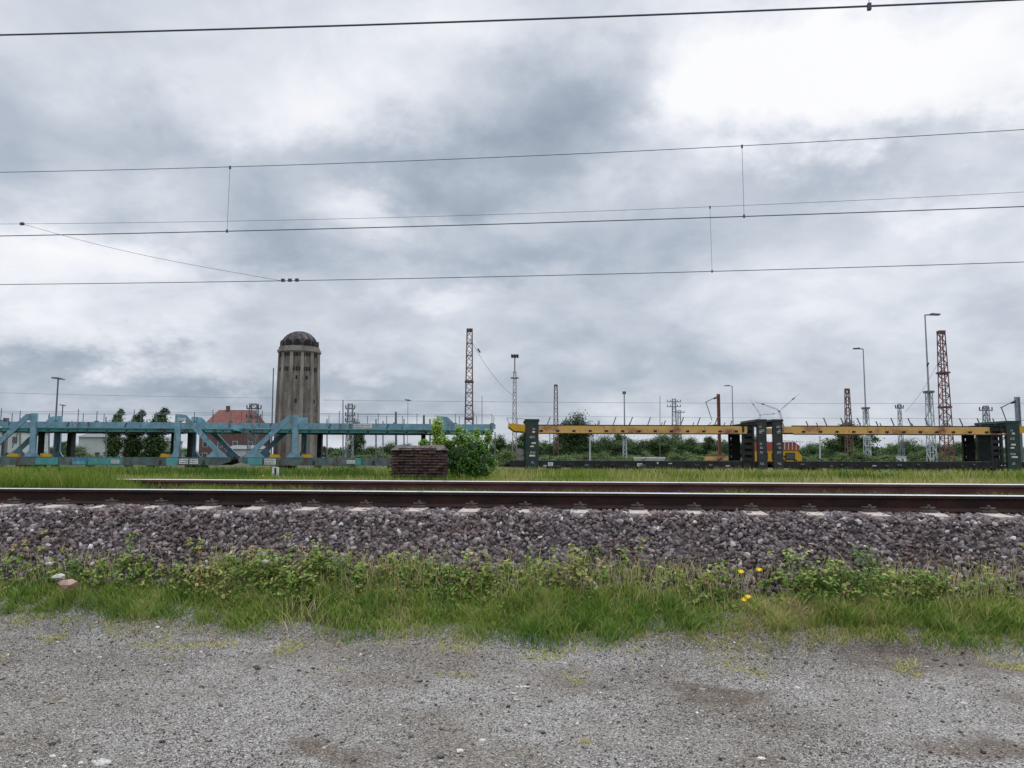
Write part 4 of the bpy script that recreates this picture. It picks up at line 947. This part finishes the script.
M['rustpink'] = mat('faded_red_lattice', (.19, .075, .075), .8, (.13, .055, .055), 2)
mast(468.5, 468.5, 88, 331, 1.0, .58, 22, .10, M['rust'], 'tall brown lattice mast rising behind the teal wagon end beside the sapling', (.35, .62))
mast(948, 943, 84, 333, 1.05, .56, 26, .085, M['rustpink'], 'tall red lattice mast near the right edge beside the tallest lamp', (.45, .7))
mast(556, 556, 135, 386, .9, .5, 14, .12, M['rust'], 'shorter brown lattice mast rising over the left part of the first amber wagon')
mast(850, 849, 130, 390, 1.1, .55, 14, .12, M['rust'], 'brown lattice mast standing in front of the round dark tree at right')
def lamp_on_pedestal(px, pxt, F, pyt, pyp, arm, label, ped=True, wb=.75, rp=.09, head=(1.5, .22)):
    a = G(px, F, .5); b = P(pxt, pyt, F); h = b.z - .5; hp = (P(px, pyp, F).z - .5) if ped else .0
    o = empty('yard_lamp', a, YAW, label, 'lamp')
    if ped:
        p = lattice_mb(hp, wb * 1.05, wb * .7, max(6, int(hp / .9)), .085).build('lattice_pedestal', M['palesteel'], o)
        MB().box(-wb * .6, wb * .6, -wb * .6, wb * .6, hp, hp + .25).build('platform', M['dgrey'], p)
        MB().box(-wb * .7, wb * .7, -wb * .7, wb * .7, -.2, .3).build('foundation', M['render'], p)
    MB().tube([(0, 0, hp * .75), (0, 0, h)], [rp * 1.3, rp * .85], 8).build('pole', M['grey'], o)
    if arm:
        mb = MB(); mb.bar((0, 0, h), (arm, 0, h + .04), .12, .12); mb.prism([(arm * .35, h - .02), (arm, h - .04), (arm * 1.04, h + .12), (arm * .4, h + .2)], -.25, .25); mb.build('lamp_head', M['dgrey'], o)
    return o
lamp_on_pedestal(932.5, 928, 90, 315, 393, 1.7, 'tallest pale pedestal lamp with its head to the right, left of the red mast')
lamp_on_pedestal(868, 864, 112, 349, 409, -1.4, 'pedestal lamp with its head to the left, beside the round dark tree')
lamp_on_pedestal(734, 734, 165, 386, 440, -1.6, 'slim yard lamp with left arm behind the right end of the first amber wagon', rp=.11)
o = lamp_on_pedestal(625, 625, 120, 394, 438, 0, 'slim pole with round lamp top above the middle of the first amber wagon', rp=.10, wb=.6)
MB().box(-.25, .25, -.25, .25, P(625, 394, 120).z - .5, P(625, 394, 120).z - .1).build('lamp_head', M['dgrey'], o)
def tlamp(px, F, pyt, w, label, rp=.09):
    a = G(px, F, .5); h = P(px, pyt, F).z - .5; o = empty('yard_lamp', a, YAW, label, 'lamp')
    MB().tube([(0, 0, 0), (0, 0, h)], [rp * 1.4, rp], 8).build('pole', M['dgrey'], o)
    mb = MB(); mb.prism([(-w, h + .05), (w, h - .12), (w, h + .02), (.2, h + .18), (-w, h + .22)], -.3, .3); mb.build('lamp_head', M['dgrey'], o)
tlamp(53, 95, 379, .68, 'T shaped yard lamp rising above the left teal wagon column'); tlamp(59.5, 170, 405.5, .6, 'small distant T shaped lamp right behind the larger left lamp', .11); 
tlamp(407, 150, 400.5, .6, 'small floating looking lamp head on a hair thin pole right of the water tower', .04)
# floodlight lattice mast at 514
a = G(514.5, 125, .5); h = P(514, 372, 125).z - .5; ht = P(514, 356, 125).z - .5
o = empty('floodlight_mast', a, YAW, 'slender pale lattice mast topped by a cluster of floodlights above the amber overhang', 'mast')
lattice_mb(h, .75, .45, 18, .11).build('lattice_frame', mat('pinkish_pale_paint', (.34, .30, .31), .6, (.24, .20, .2), 2), o)
MB().tube([(0, 0, h), (0, 0, ht)], .09, 8).build('pole', M['dgrey'], o)
MB().box(-.65, .65, -.4, .4, h * .93, h * .93 + .15).build('platform', M['dgrey'], o)
for q in (-.42, 0, .42): MB().prism([(q - .2, ht - .25), (q + .2, ht - .32), (q + .22, ht + .15), (q - .18, ht + .3)], -.3, .2).build('floodlight', M['black'], o)
# brown catenary mast with bracket at 718
def cat_mast(px, F, pyt, side, m, label, w=.28, grp=None):
    a = G(px, F, .5); h = P(px, pyt, F).z - .5; o = empty('catenary_mast', a, YAW, label, 'mast', grp)
    mb = MB(); mb.box(-w / 2, -w / 2 + .04, -w / 2, w / 2, 0, h); mb.box(w / 2 - .04, w / 2, -w / 2, w / 2, 0, h); mb.box(-w / 2 + .041, w / 2 - .041, -.02, .02, 0, h); mb.build('post', m, o)
    mb = MB(); s = side; mb.tube([(s * w / 2, 0, h - .3), (s * 1.55, 0, h - 1.0)], .05, 6); mb.tube([(s * 1.5, 0, h - .9), (s * .8, 0, h - 3.1)], .045, 6); mb.tube([(s * w / 2, 0, h - 3.6), (s * 1.6, 0, h - 3.7)], .05, 6); mb.tube([(s * .9, 0, h - 3.3), (s * 1.55, 0, h - 3.95)], .04, 6); mb.build('bracket', M['dgrey'], o)
    mb = MB()
    for z in (h - .4, h - 3.6): mb.tube([(s * .25, 0, z - .05), (s * .55, 0, z - .15)], .10, 8)
    mb.build('insulator', M['insul'], o); return o
cat_mast(720, 90, 394, -1, M['rustbright'], 'rusty orange brown catenary post with a left bracket behind the first amber wagon', .32)
cat_mast(3, 80, 418, 1, M['dgrey'], 'dark grey catenary post with right bracket at the extreme left edge', .4)
cat_mast(1021.5, 70, 397, -1, M['grey'], 'tall grey catenary post cut by the right edge of view', .34)
# concrete/steel catenary masts with cross arms
def cross_mast(px, F, pyt, wb, wt, arm, label, m, tlat=True, levels=(0,)):
    a = G(px, F, .5); h = P(px, pyt, F).z - .5; o = empty('power_mast', a, YAW, label, 'mast')
    lattice_mb(h, wb, wt, 10, wb * .09).build('lattice_frame', m, o)
    for l in levels: MB().box(-arm / 2, arm / 2, -.1, .1, h - .9 - l, h - .7 - l).build('cross_arm', m, o)
    mb = MB()
    for l in levels:
        for q in (-1, -.5, .5, 1): mb.tube([(q * arm / 2 * .95, 0, h - .7 - l), (q * arm / 2 * .95, 0, h - .2 - l)], .10, 6)
    mb.build('insulator', M['insul'], o); return o
M['pylon'] = mat('pylon_grey', (.24, .27, .29), .6, (.18, .2, .22), 1)
cross_mast(675, 220, 399, 1.6, .8, 4.0, 'left of two pale pylons with cross arms beyond the first amber wagon', M['pylon'], levels=(0, 1.4))
cross_mast(680, 250, 410, 1.4, .7, 3.5, 'shorter right one of two pale pylons beyond the first amber wagon', M['pylon'])
cross_mast(989, 140, 406, 1.5, .6, 2.4, 'tapered grey mast with a short cross arm left of the right edge post', M['pylon'])
cross_mast(252, 135, 404, 1.4, 1.2, 2.6, 'dark signal gantry post with several platforms beside the red roofed house', M['dgrey'], levels=(0, 1.6, 2.9))
cross_mast(349, 130, 404, 1.3, .7, 1.6, 'grey lattice mast right of the water tower seen over the teal deck', M['pylon'], levels=(0, 1.2, 2.2))
cross_mast(902, 150, 404, .9, .4, 1.6, 'slim grey signal mast with tiny cross arm between the two pedestal lamps', M['pylon'])
pole('thin_pole', 343, 110, 400, .10, M['dgrey'], 'thin grey pole close left of the lattice mast right of the water tower', 'pole')
k = 0
TP = [(396, 412, 'thin post above the teal deck, left of the sapling, tallest of that row', .17), (424, 415, 'thin post just left of the sapling top above the teal deck', .17), (430, 419, 'shorter post directly touching the sapling top', .13), (327, 419, 'thin short post right of the water tower foot', .1),
      (376, 419, 'thin short post above the white plate of the teal deck', .12), (383, 421, 'shorter thin post right of the white plate of the teal deck', .1), (404, 419, 'thin short post right of the tallest post over the teal deck', .1), (49, 415, 'thin dark post left of the T shaped lamp', .11), (482, 396, 'hair thin pole with a dark tip beside the tall brown lattice mast', .05),
      (495, 432, 'thin post under the teal deck end', .1), (660, 396, 'thin pale pole left of the two pylons', .05), (106, 417, 'thin post in front of the left poplar', .1), (72, 421, 'short post above the left teal column', .1), (20, 418, 'short post at far left above teal wagon', .1)]
for px, py, lab, r in TP: pole('thin_pole', px, 100, py, r, M['dgrey'], lab, 'pole')
for px, py, F_, w_, lab in ((789.5, 457, 58, .0, ''),): pass
# loading gauge posts in the yard seen under the decks
for px, py, lab in ((590, 437, 'pale post with little arm seen below the amber beam, left half'), (744, 434, 'pale post below the amber beam near the right end of first amber wagon'), (820, 436, 'pale thin post below the beam of second amber wagon')):
    pole('thin_pole', px, 85, py, .10, M['palesteel'], lab, 'post')

# distant overhead wires and headspan wires
def far_wire(pts, F, r, label, sag=0.0):
    a = P(pts[0][0], pts[0][1], F); b = P(pts[1][0], pts[1][1], F if len(pts) < 3 else pts[2])
    n = 16; p = [a.lerp(b, i / n) - Vector((0, 0, sag * 4 * (i / n) * (1 - i / n))) for i in range(n + 1)]
    return tag(MB().tube([q - a for q in p], r, 4).build('distant_wire', M['pylon'], None, loc=a), label, 'wire')
far_wire([(322, 400), (1100, 403)], 95, .02, 'faint distant wire behind the masts right of the water tower', .2)
far_wire([(-60, 391), (272, 398)], 95, .018, 'faint distant wire left of the water tower, upper one', .1)
far_wire([(-60, 412), (470, 414)], 80, .015, 'faint low wire running just above the teal wagon decks', .1)
far_wire([(322, 414), (1100, 419)], 80, .015, 'faint low wire running just above the amber wagon decks', .1)
hw = far_wire([(470, 338), (514, 396)], 88, .02, 'slanting headspan wire falling right from the tall brown mast', .8)
MB().tube([(.9, 0, -1.25), (1.2, 0, -1.7)], .10, 6).build('insulator', M['insul'], hw)
hw = far_wire([(943, 352), (905, 412)], 86, .018, 'slanting wire falling left from the red lattice mast', .6)
MB().tube([(-1.6, 0, -1.2), (-1.8, 0, -1.6)], .09, 6).build('insulator', M['insul'], hw)

# wind turbines
def turbine(px, F, pyh, bl, angs, label, rb_=1.0):
    a = G(px, F, .5); h = P(px, pyh, F).z - .5; o = empty('wind_turbine', a, YAW, label, 'wind turbine', 'wind turbines on the horizon')
    MB().tube([(0, 0, 0), (0, 0, h - 1)], [2.6 * rb_, 1.6 * rb_], 14).build('tower', M['turbine'], o, True)
    MB().box(-2, 2, -3, 6, h - 2, h + 2).build('nacelle', M['turbine'], o)
    hub = MB().tube([(0, -6, h), (0, -3.002, h)], [1.0, 2.2], 12).build('hub', M['turbine'], o)
    for g in angs:
        d = Vector((math.cos(R(g)), 0, math.sin(R(g)))); s = Vector((-d.z, 0, d.x)); c = Vector((0, -5, h)); mb = MB()
        mb.bar(c + d * 1.5, c + d * bl * .25, 1.4, 1.2, up=(0, 1, 0), w2=3.4, h2=.8); mb.bar(c + d * bl * .25, c + d * bl, 3.4, .8, up=(0, 1, 0), w2=.7, h2=.25); b_ = mb.build('blade', M['turbine'], o)
        MB().bar(c + d * bl * .62, c + d * bl * .74, 2.6, .9, up=(0, 1, 0), w2=2.1, h2=.8).build('red_band', M['red'], b_)
turbine(780.5, 1500, 410.5, 52, (40, 160, 280), 'larger wind turbine with two raised blades above the joint of the amber wagons')
turbine(761.5, 2000, 415, 48, (5, 125, 245), 'smaller, paler wind turbine left of the larger one', .9)

# yellow track machine
a = G(750, 58, .5); b = G(797, 58, .5); c = (a + b) / 2; W_ = (b - a).length; ztop = P(780, 441, 58).z - .5
o = empty('track_maintenance_vehicle', (c.x, c.y, .5), YAW, 'yellow rail work vehicle with red roof behind the second amber wagon', 'rail vehicle')
w2 = W_ / 2; hb = ztop * .72
mb = MB(); mb.prism([(-w2, .55), (w2, .55), (w2, hb * .8), (w2 - .35, hb), (-w2, hb)], -1.1, 1.1); mb.build('body', M['yellow_new'], o)
rf = MB().prism([(-w2 - .1, hb + .01), (w2 - .25, hb + .01), (w2 - .1, hb + .28), (w2 - .5, ztop - .1), (-w2, ztop - .1)], -1.15, 1.15).build('roof', M['red'], o)
mb = MB()
for i in range(5): mb.bar((w2 - 1.3 + i * .28, -1.2, hb + .05), (w2 - 1.25 + i * .28, -1.2, ztop + .05), .04, .04)
mb.bar((w2 - 1.4, -1.2, ztop), (w2 + .1, -1.2, ztop - .1), .05, .05); mb.build('roof_rail', M['white'], rf)
for i in range(3):
    f = MB().box(-w2 + .3 + i * 1.0, -w2 + 1.0 + i * 1.0, -1.13, -1.102, hb * .62, hb * .9).build('window', M['black'], o); MB().box(-w2 + .36 + i, -w2 + .94 + i, -1.145, -1.132, hb * .65, hb * .87).build('pane', M['glass'], f)
mb = MB()
for i in range(16): x = random.uniform(.1, w2 - .3); z = random.uniform(.65, hb - .2); mb.box(x, x + random.uniform(.05, .2), -1.14, -1.103, z, z + random.uniform(.03, .1))
mb.build('pipes', M['black'], o)
for x in (-w2 + .6, w2 - .6): MB().tube([(x, -1.0, .36), (x, -.85, .36)], .36, 16).build('wheel', M['black'], o)
a = G(708, 57, .5); b = G(736, 57, .5); c = (a + b) / 2
o = empty('flat_trailer', (c.x, c.y, .5), YAW, 'low yellow flat trailer left of the open ladder column', 'trailer'); zt_ = P(720, 456.5, 57).z - .5
MB().box(-1.05, 1.05, -.8, .8, zt_ - .28, zt_).build('bed', M['yellow'], o); MB().box(-1.05, 0, -.75, .75, zt_ + .003, zt_ + .10).build('load', M['rustbright'], o)
for x in (-.6, .6): MB().tube([(x, -.75, .3), (x, -.6, .3)], .3, 14).build('wheel', M['black'], o)
a = G(635, 60, .5); b = G(664, 60, .5); c = (a + b) / 2; zt_ = P(650, 457, 60).z - .5
o = empty('storage_box', (c.x, c.y, .5), YAW, 'long whitish storage box with lid behind the first amber wagon deck', 'box')
MB().box(-1.1, 1.1, -.5, .5, .0, zt_ - .12).build('body', M['render'], o); MB().box(-1.15, 1.15, -.55, .55, zt_ - .117, zt_).build('lid', M['white'], o)
a = G(902, 58, .5); zt_ = P(902, 456, 58).z - .5
o = empty('relay_cabinet', a, YAW, 'small white trackside cabinet seen behind second amber wagon', 'cabinet')
MB().box(-.27, .27, -.2, .2, 0, zt_ - .06).build('body', M['white'], o); MB().box(-.30, .30, -.23, .23, zt_ - .057, zt_).build('lid', M['render'], o); MB().box(-.07, .07, -.212, -.202, zt_ - .45, zt_ - .2).build('marking', M['dgrey'], o)
# dwarf marker post and yellow cap in the grass
a = G(275, 24, .82); a.z = gzf(a.x, a.y); zt_ = P(275, 467, 24).z - a.z
o = empty('marker_post', a, YAW, 'short white and black marker post in the grass below the second teal wagon', 'marker post')
MB().box(-.10, .10, -.03, .03, zt_ - .30, zt_).build('board', M['white'], o); MB().box(-.02, .03, -.045, -.032, zt_ - .28, zt_ - .03).build('stripe', M['black'], o); MB().box(-.03, .03, .032, .08, 0, zt_ - .05).build('post', M['black'], o)
a = G(261.5, 22, .85); a.z = gzf(a.x, a.y); zt_ = P(261, 475, 22).z - a.z
o = empty('yellow_marker', a, YAW, 'small rounded yellow marker cap beside the white and black marker post', 'marker')
MB().tube([(0, 0, zt_ - .14), (0, 0, zt_ - .03), (0, 0, zt_)], [.075, .07, .03], 10).build('cap', M['yellow_new'], o); MB().tube([(0, 0, 0), (0, 0, zt_ - .14)], .03, 8).build('post', M['dgrey'], o)

# ------------------------------------------------------------------ trees
M['tree'] = attr_mat('tree_foliage', [(0, (.022, .042, .018)), (.4, (.05, .09, .032)), (.75, (.10, .155, .05)), (1, (.16, .235, .08))], .7, trans=.15, objrand=True)
M['tree2'] = attr_mat('bush_foliage', [(0, (.05, .08, .03)), (.5, (.115, .17, .055)), (1, (.22, .28, .11))], .7, trans=.15, objrand=True)
def tree_proto(shape, n, lsz, m, seed):
    """unit-height tree; shape: list of (x,z,rx,rz) clumps"""
    r = np.random.default_rng(seed); root = bpy.data.objects.new('tree', None); ps = []; qs = []; rs = []
    for (x, z, rx, rz) in shape:
        for s in range(11):
            q0 = r.normal(size=3); q0 /= np.linalg.norm(q0); c = np.array([x, r.uniform(-.4, .4) * rx, z]) + q0 * [rx, rx, rz] * r.uniform(.3, .95)
            k = int(n * rx * rz / .02 / 11 * .6) + 8
            q = r.normal(0, .55, size=(k, 3)) * r.uniform(.7, 1.3)
            ps.append(c + q * [rx * .5, rx * .5, rz * .42]); qs.append(q + [0, 0, .5]); rs.append(np.full(k, .48 + r.uniform(-.25, .25)))
    p = np.concatenate(ps); q = np.concatenate(qs); rr_ = np.clip(np.concatenate(rs) + r.normal(0, .10, len(p)), 0, 1)
    L = r.uniform(.7, 1.3, len(p)) * lsz; v, f = leaf_cloud(p, q + r.normal(0, .4, q.shape), L, L * .7)
    cr_ = np_mesh('crown', v, f, m, np.repeat(rr_, 4), root)
    mb = MB(); mb.tube([(0, 0, 0), (.01, 0, .25), (0, 0, .6)], [.028, .02, .008], 7)
    for (x, z, rx, rz) in shape: mb.tube([(0, 0, max(.12, z - rz * .8)), (x * .6, 0, z - rz * .2), (x, 0, z + rz * .3)], [.012, .008, .003], 5)
    mb.build('trunk', M['bark'], root); return root
rnd_shape = [(0, .72, .24, .24), (-.2, .52, .22, .2), (.2, .5, .22, .2), (0, .42, .26, .2), (.1, .62, .2, .2)]
wide_shape = [(-.35, .5, .3, .26), (0, .68, .32, .28), (.35, .52, .3, .26), (0, .4, .45, .22), (-.2, .3, .3, .2), (.25, .28, .3, .2)]
pop_shape = [(.07, .9, .04, .12), (0, .84, .05, .12), (.05, .68, .09, .16), (-.03, .66, .08, .16), (0, .5, .12, .16), (.04, .36, .12, .16), (-.02, .34, .12, .14), (.0, .2, .11, .12)]
bush_shape = [(-.4, .4, .35, .3), (0, .5, .4, .4), (.42, .38, .35, .3), (0, .25, .6, .25)]
T = {}
def get(kind, m, var):
    key = (kind, m, var)
    if key not in T:
        sh = {'round': rnd_shape, 'wide': wide_shape, 'poplar': pop_shape, 'bush': bush_shape}[kind]
        r = random.Random(var); sh = [(x + r.uniform(-.05, .05), z + r.uniform(-.04, .04), rx * r.uniform(.85, 1.15), rz * r.uniform(.85, 1.15)) for x, z, rx, rz in sh] if kind != 'poplar' else sh
        T[key] = [tree_proto(sh, {'poplar': 2300, 'round': 1300, 'wide': 1100, 'bush': 700}[kind], {'poplar': .028, 'round': .035, 'wide': .035, 'bush': .05}[kind], m, 50 + var), False]
    p = T[key]
    if not p[1]: p[1] = True; col.objects.link(p[0]); return p[0]
    return copy_tree(p[0])
def tree(kind, px, F, pyt, wpx, label, group, m='tree', var=0, name='tree', cat='tree', lean=0):
    o = get(kind, M[m], var); a = G(px, F, .5); h = P(px, pyt, F).z - .5; w = wpx * F / FPX
    nat = {'round': .85, 'wide': 1.3, 'poplar': .26, 'bush': 1.5}[kind]; sx = w / nat
    o.name = name; o.location = (a.x, a.y, .4); o.scale = (sx, sx, h); o.rotation_euler = (0, lean, YAW + random.choice((0, math.pi)) + random.uniform(-.3, .3)); tag(o, label, cat, group); return o
tree('poplar', 112, 150, 408, 17, 'leftmost of three dark poplars above the left teal wagon', 'poplars behind the left teal wagon', name='poplar_tree', lean=.03)
tree('poplar', 131, 150, 409, 20, 'middle of three dark poplars above the left teal wagon', 'poplars behind the left teal wagon', name='poplar_tree', lean=.05)
tree('poplar', 154, 150, 407, 24, 'rightmost of three dark poplars above the left teal wagon', 'poplars behind the left teal wagon', name='poplar_tree', lean=.03)
tree('round', 577, 140, 412, 44, 'bushy dark tree standing above the amber beam left of centre', 'tall trees behind amber wagons', var=1, name='broadleaf_tree')
tree('round', 853, 145, 420, 50, 'round dark tree behind the brown lattice mast at right', 'tall trees behind amber wagons', var=2, name='broadleaf_tree')
tree('round', 355, 135, 419, 20, 'small dark tree peeking over the teal deck right of the lattice mast', 'tall trees behind amber wagons', var=1, name='broadleaf_tree')
BG = 'trees of the tree line beyond the yard'
ORD = 'first second third fourth fifth sixth seventh eighth ninth tenth eleventh twelfth thirteenth fourteenth fifteenth sixteenth seventeenth eighteenth nineteenth twentieth'.split()
def section(px): return 'below the second amber beam' if px > 765 else 'below the first amber beam' if px > 500 else 'right of the water tower' if px > 320 else 'below the left teal deck'
def ordinals(pxs):
    d = {}; out = {}
    for p in sorted(pxs): d[section(p)] = d.get(section(p), -1) + 1; out[p] = ORD[d[section(p)]] 
    return out
TL = [(342, 448, 20), (372, 445, 26), (396, 440, 30), (418, 446, 26), (500, 434, 16), (522, 431, 20), (540, 438, 22), (556, 440, 20), (566, 432, 24), (592, 434, 26), (606, 434, 28), (622, 432, 22), (640, 433, 32), (660, 434, 24), (673, 430, 30), (686, 437, 22), (698, 441, 18), (712, 435, 22), (734, 434, 28),
      (757, 434, 20), (812, 441, 26), (824, 443, 20), (838, 438, 26), (868, 444, 18), (897, 441, 22), (908, 438, 30), (935, 440, 26), (962, 436, 26), (978, 434, 22), (1001, 446, 22), (1017, 448, 20), (70, 443, 22), (60, 440, 20), (40, 446, 22), (26, 444, 20), (10, 446, 22), (178, 446, 24), (90, 446, 22), (149, 447, 24), (190, 448, 18)]
od = ordinals([t[0] for t in TL])
for i, (px, py, w) in enumerate(TL):
    sz = 'broad' if w > 26 else 'narrow' if w < 21 else 'middling'
    tree('wide' if w > 24 else 'round', px, 150 + (i * 37 % 60), py, w * 1.45, f'{sz} dark tree, {od[px]} from left in the tree line {section(px)}', BG, var=i % 3, name='background_tree')
BB = 'shrubs along the far side of the yard'
SH = list(range(506, 1025, 14)) + list(range(340, 400, 20)) + list(range(4, 100, 19)) + [160, 185]
od = ordinals(SH)
for i, px in enumerate(SH):
    pyt = 450 + (i * 7 % 6) - (4 if i % 5 == 0 else 0)
    tree('bush', px, 105 + (i * 23 % 30), pyt, 26 + (i * 11 % 12), f'low green shrub, {od[px]} from left in the shrub row {section(px)}', BB, m='tree2', var=10 + i % 3, name='background_shrub', cat='shrub')
# the wood behind the single trees, one mass
pp = []; hh = []
for px in np.arange(322, 1110, .55):
    F_ = 235 + 25 * random.random(); top = 457 - 9 * fb(px * .03, 0, 1, 400) - 6 * fb(px * .15, 0, 1, 410) - (3 if 505 < px < 745 else 0)
    p0 = G(px, F_, .5); zt0 = P(px, float(top), F_).z
    for q in range(30): z = .6 + (zt0 - .6) * random.random() ** .75; pp.append((p0.x + random.gauss(0, .5), p0.y + random.gauss(0, 1.5), z))
pp = np.array(pp); L = rng.uniform(.5, 1.1, len(pp)); v, f = leaf_cloud(pp, rng.normal(0, .7, pp.shape) + [0, -.2, .6], L, L * .7)
rr0 = np.clip(.4 + (vn(pp[:, 0], pp[:, 2] * 1.5, .35, 420) - .5) * .8 + rng.normal(0, .08, len(pp)), 0, 1)
tag(np_mesh('distant_wood', v, f, M['tree'], np.repeat(rr0, 4)), 'far dark green wood closing the view behind the single trees', 'wood', kind='stuff')

# ------------------------------------------------------------------ small things in front
def flat_stone(px, py, w, d, h, label, m='rockwhite', z=None):
    p = PZ(px, py, gzf(0, 5) + .012); p.z = gzf(p.x, p.y) + .008
    k = 12; pts = [(math.cos(2 * math.pi * i / k) * w / 2 * random.uniform(.7, 1.1), math.sin(2 * math.pi * i / k) * d / 2 * random.uniform(.7, 1.1)) for i in range(k)]
    mb = MB(); mb.v = [(x, y, -.01) for x, y in pts] + [(x * .8, y * .8, h * random.uniform(.7, 1)) for x, y in pts] + [(0, 0, h)]
    mb.f = [(i, (i + 1) % k, k + (i + 1) % k, k + i) for i in range(k)] + [(k + i, k + (i + 1) % k, 2 * k) for i in range(k)]; mb.mi = [0] * len(mb.f)
    return tag(mb.build('flat_stone', M[m], None, loc=p), label, 'stone')
flat_stone(100, 762, .17, .14, .014, 'largest flat white stone on the gravel at the bottom left')
flat_stone(108, 733, .12, .05, .008, 'narrow white stone chip above the largest white stone')
flat_stone(522, 686, .15, .07, .008, 'flat pale stone on the gravel just right of centre')
flat_stone(78, 676, .09, .07, .008, 'small pale flat stone on the left near the grass edge')
p = PZ(28 + 20, 703, .01); q = PZ(66, 697, .012)
tag(MB().tube([(0, 0, .012), (q - p) * .5 + Vector((0, .01, .02)), q - p + Vector((0, 0, .012))], [.004, .003, .002], 6).build('dry_stalk', M['twig'], None, loc=p), 'pale dry stalk lying on the gravel at the lower left', 'stalk')
p = PZ(585, 743, .01); p.z = gzf(p.x, p.y) + .005; n = 160
tag(blades('moss_tuft', p.x + rng.normal(0, .018, n), p.y + rng.normal(0, .018, n), np.full(n, p.z), rng.uniform(.01, .03, n), np.full(n, .004), M['grass'], np.clip(rng.normal(.88, .05, n), 0, 1), 1), 'lone yellow brown moss tuft on the bare gravel near the bottom centre', 'moss tuft')
def lump(px, py, yy, r, m, label, name, fl=.7):
    p = PY(px, py, yy); v = ICO_V * (1 + rng.uniform(-.2, .2, (12, 1))) * [r * 1.3, r, r * fl]
    mb = MB(); mb.v = [tuple(a) for a in v]; mb.f = [tuple(int(i) for i in f) for f in ICO_F]; mb.mi = [0] * len(mb.f)
    return tag(mb.build(name, M[m], None, loc=p), label, 'stone')
lump(59, 577, 7.16, .055, 'rockwhite', 'pinkish white stone among the weeds at the left', 'pale_stone'); lump(69, 584, 7.12, .075, 'stain', 'rusty brown lump of brick in the grass beside the pinkish white stone', 'brick_fragment')
lump(49, 564, 7.3, .03, 'rockwhite', 'small white pebble above the pinkish white stone', 'pale_stone'); lump(150, 525, 7.95, .035, 'rockwhite', 'white stone high on the ballast slope at left', 'pale_stone'); lump(265, 562, 7.42, .035, 'rockwhite', 'whitish stone at the ballast foot left of the bright weed clump', 'pale_stone')
for i, (px, py) in enumerate(((748, 597), (744, 600), (759, 570), (741, 572))):
    p = PY(px, py, 7.02); mb = MB()
    for k in range(8):
        a = k * math.pi / 4; mb.bar((0, 0, .10), (.028 * math.cos(a), -.004 + .02 * math.sin(a), .105 + .012 * math.sin(a)), .012, .004)
    g = gzf(p.x, p.y); o = empty('yellow_flower', (p.x, p.y, p.z - .10), 0, ('lower left bloom' if i == 1 else 'lower right bloom' if i == 0 else 'upper right bloom' if i == 2 else 'upper left bloom') + ' of four small yellow flowers in the grass verge', 'flower', 'yellow flowers in the verge')
    mb.build('petals', M['flower'], o); MB().tube([(0, 0, g - p.z + .08), (0, 0, .10)], .002, 5).build('stem', M['twig'], o)
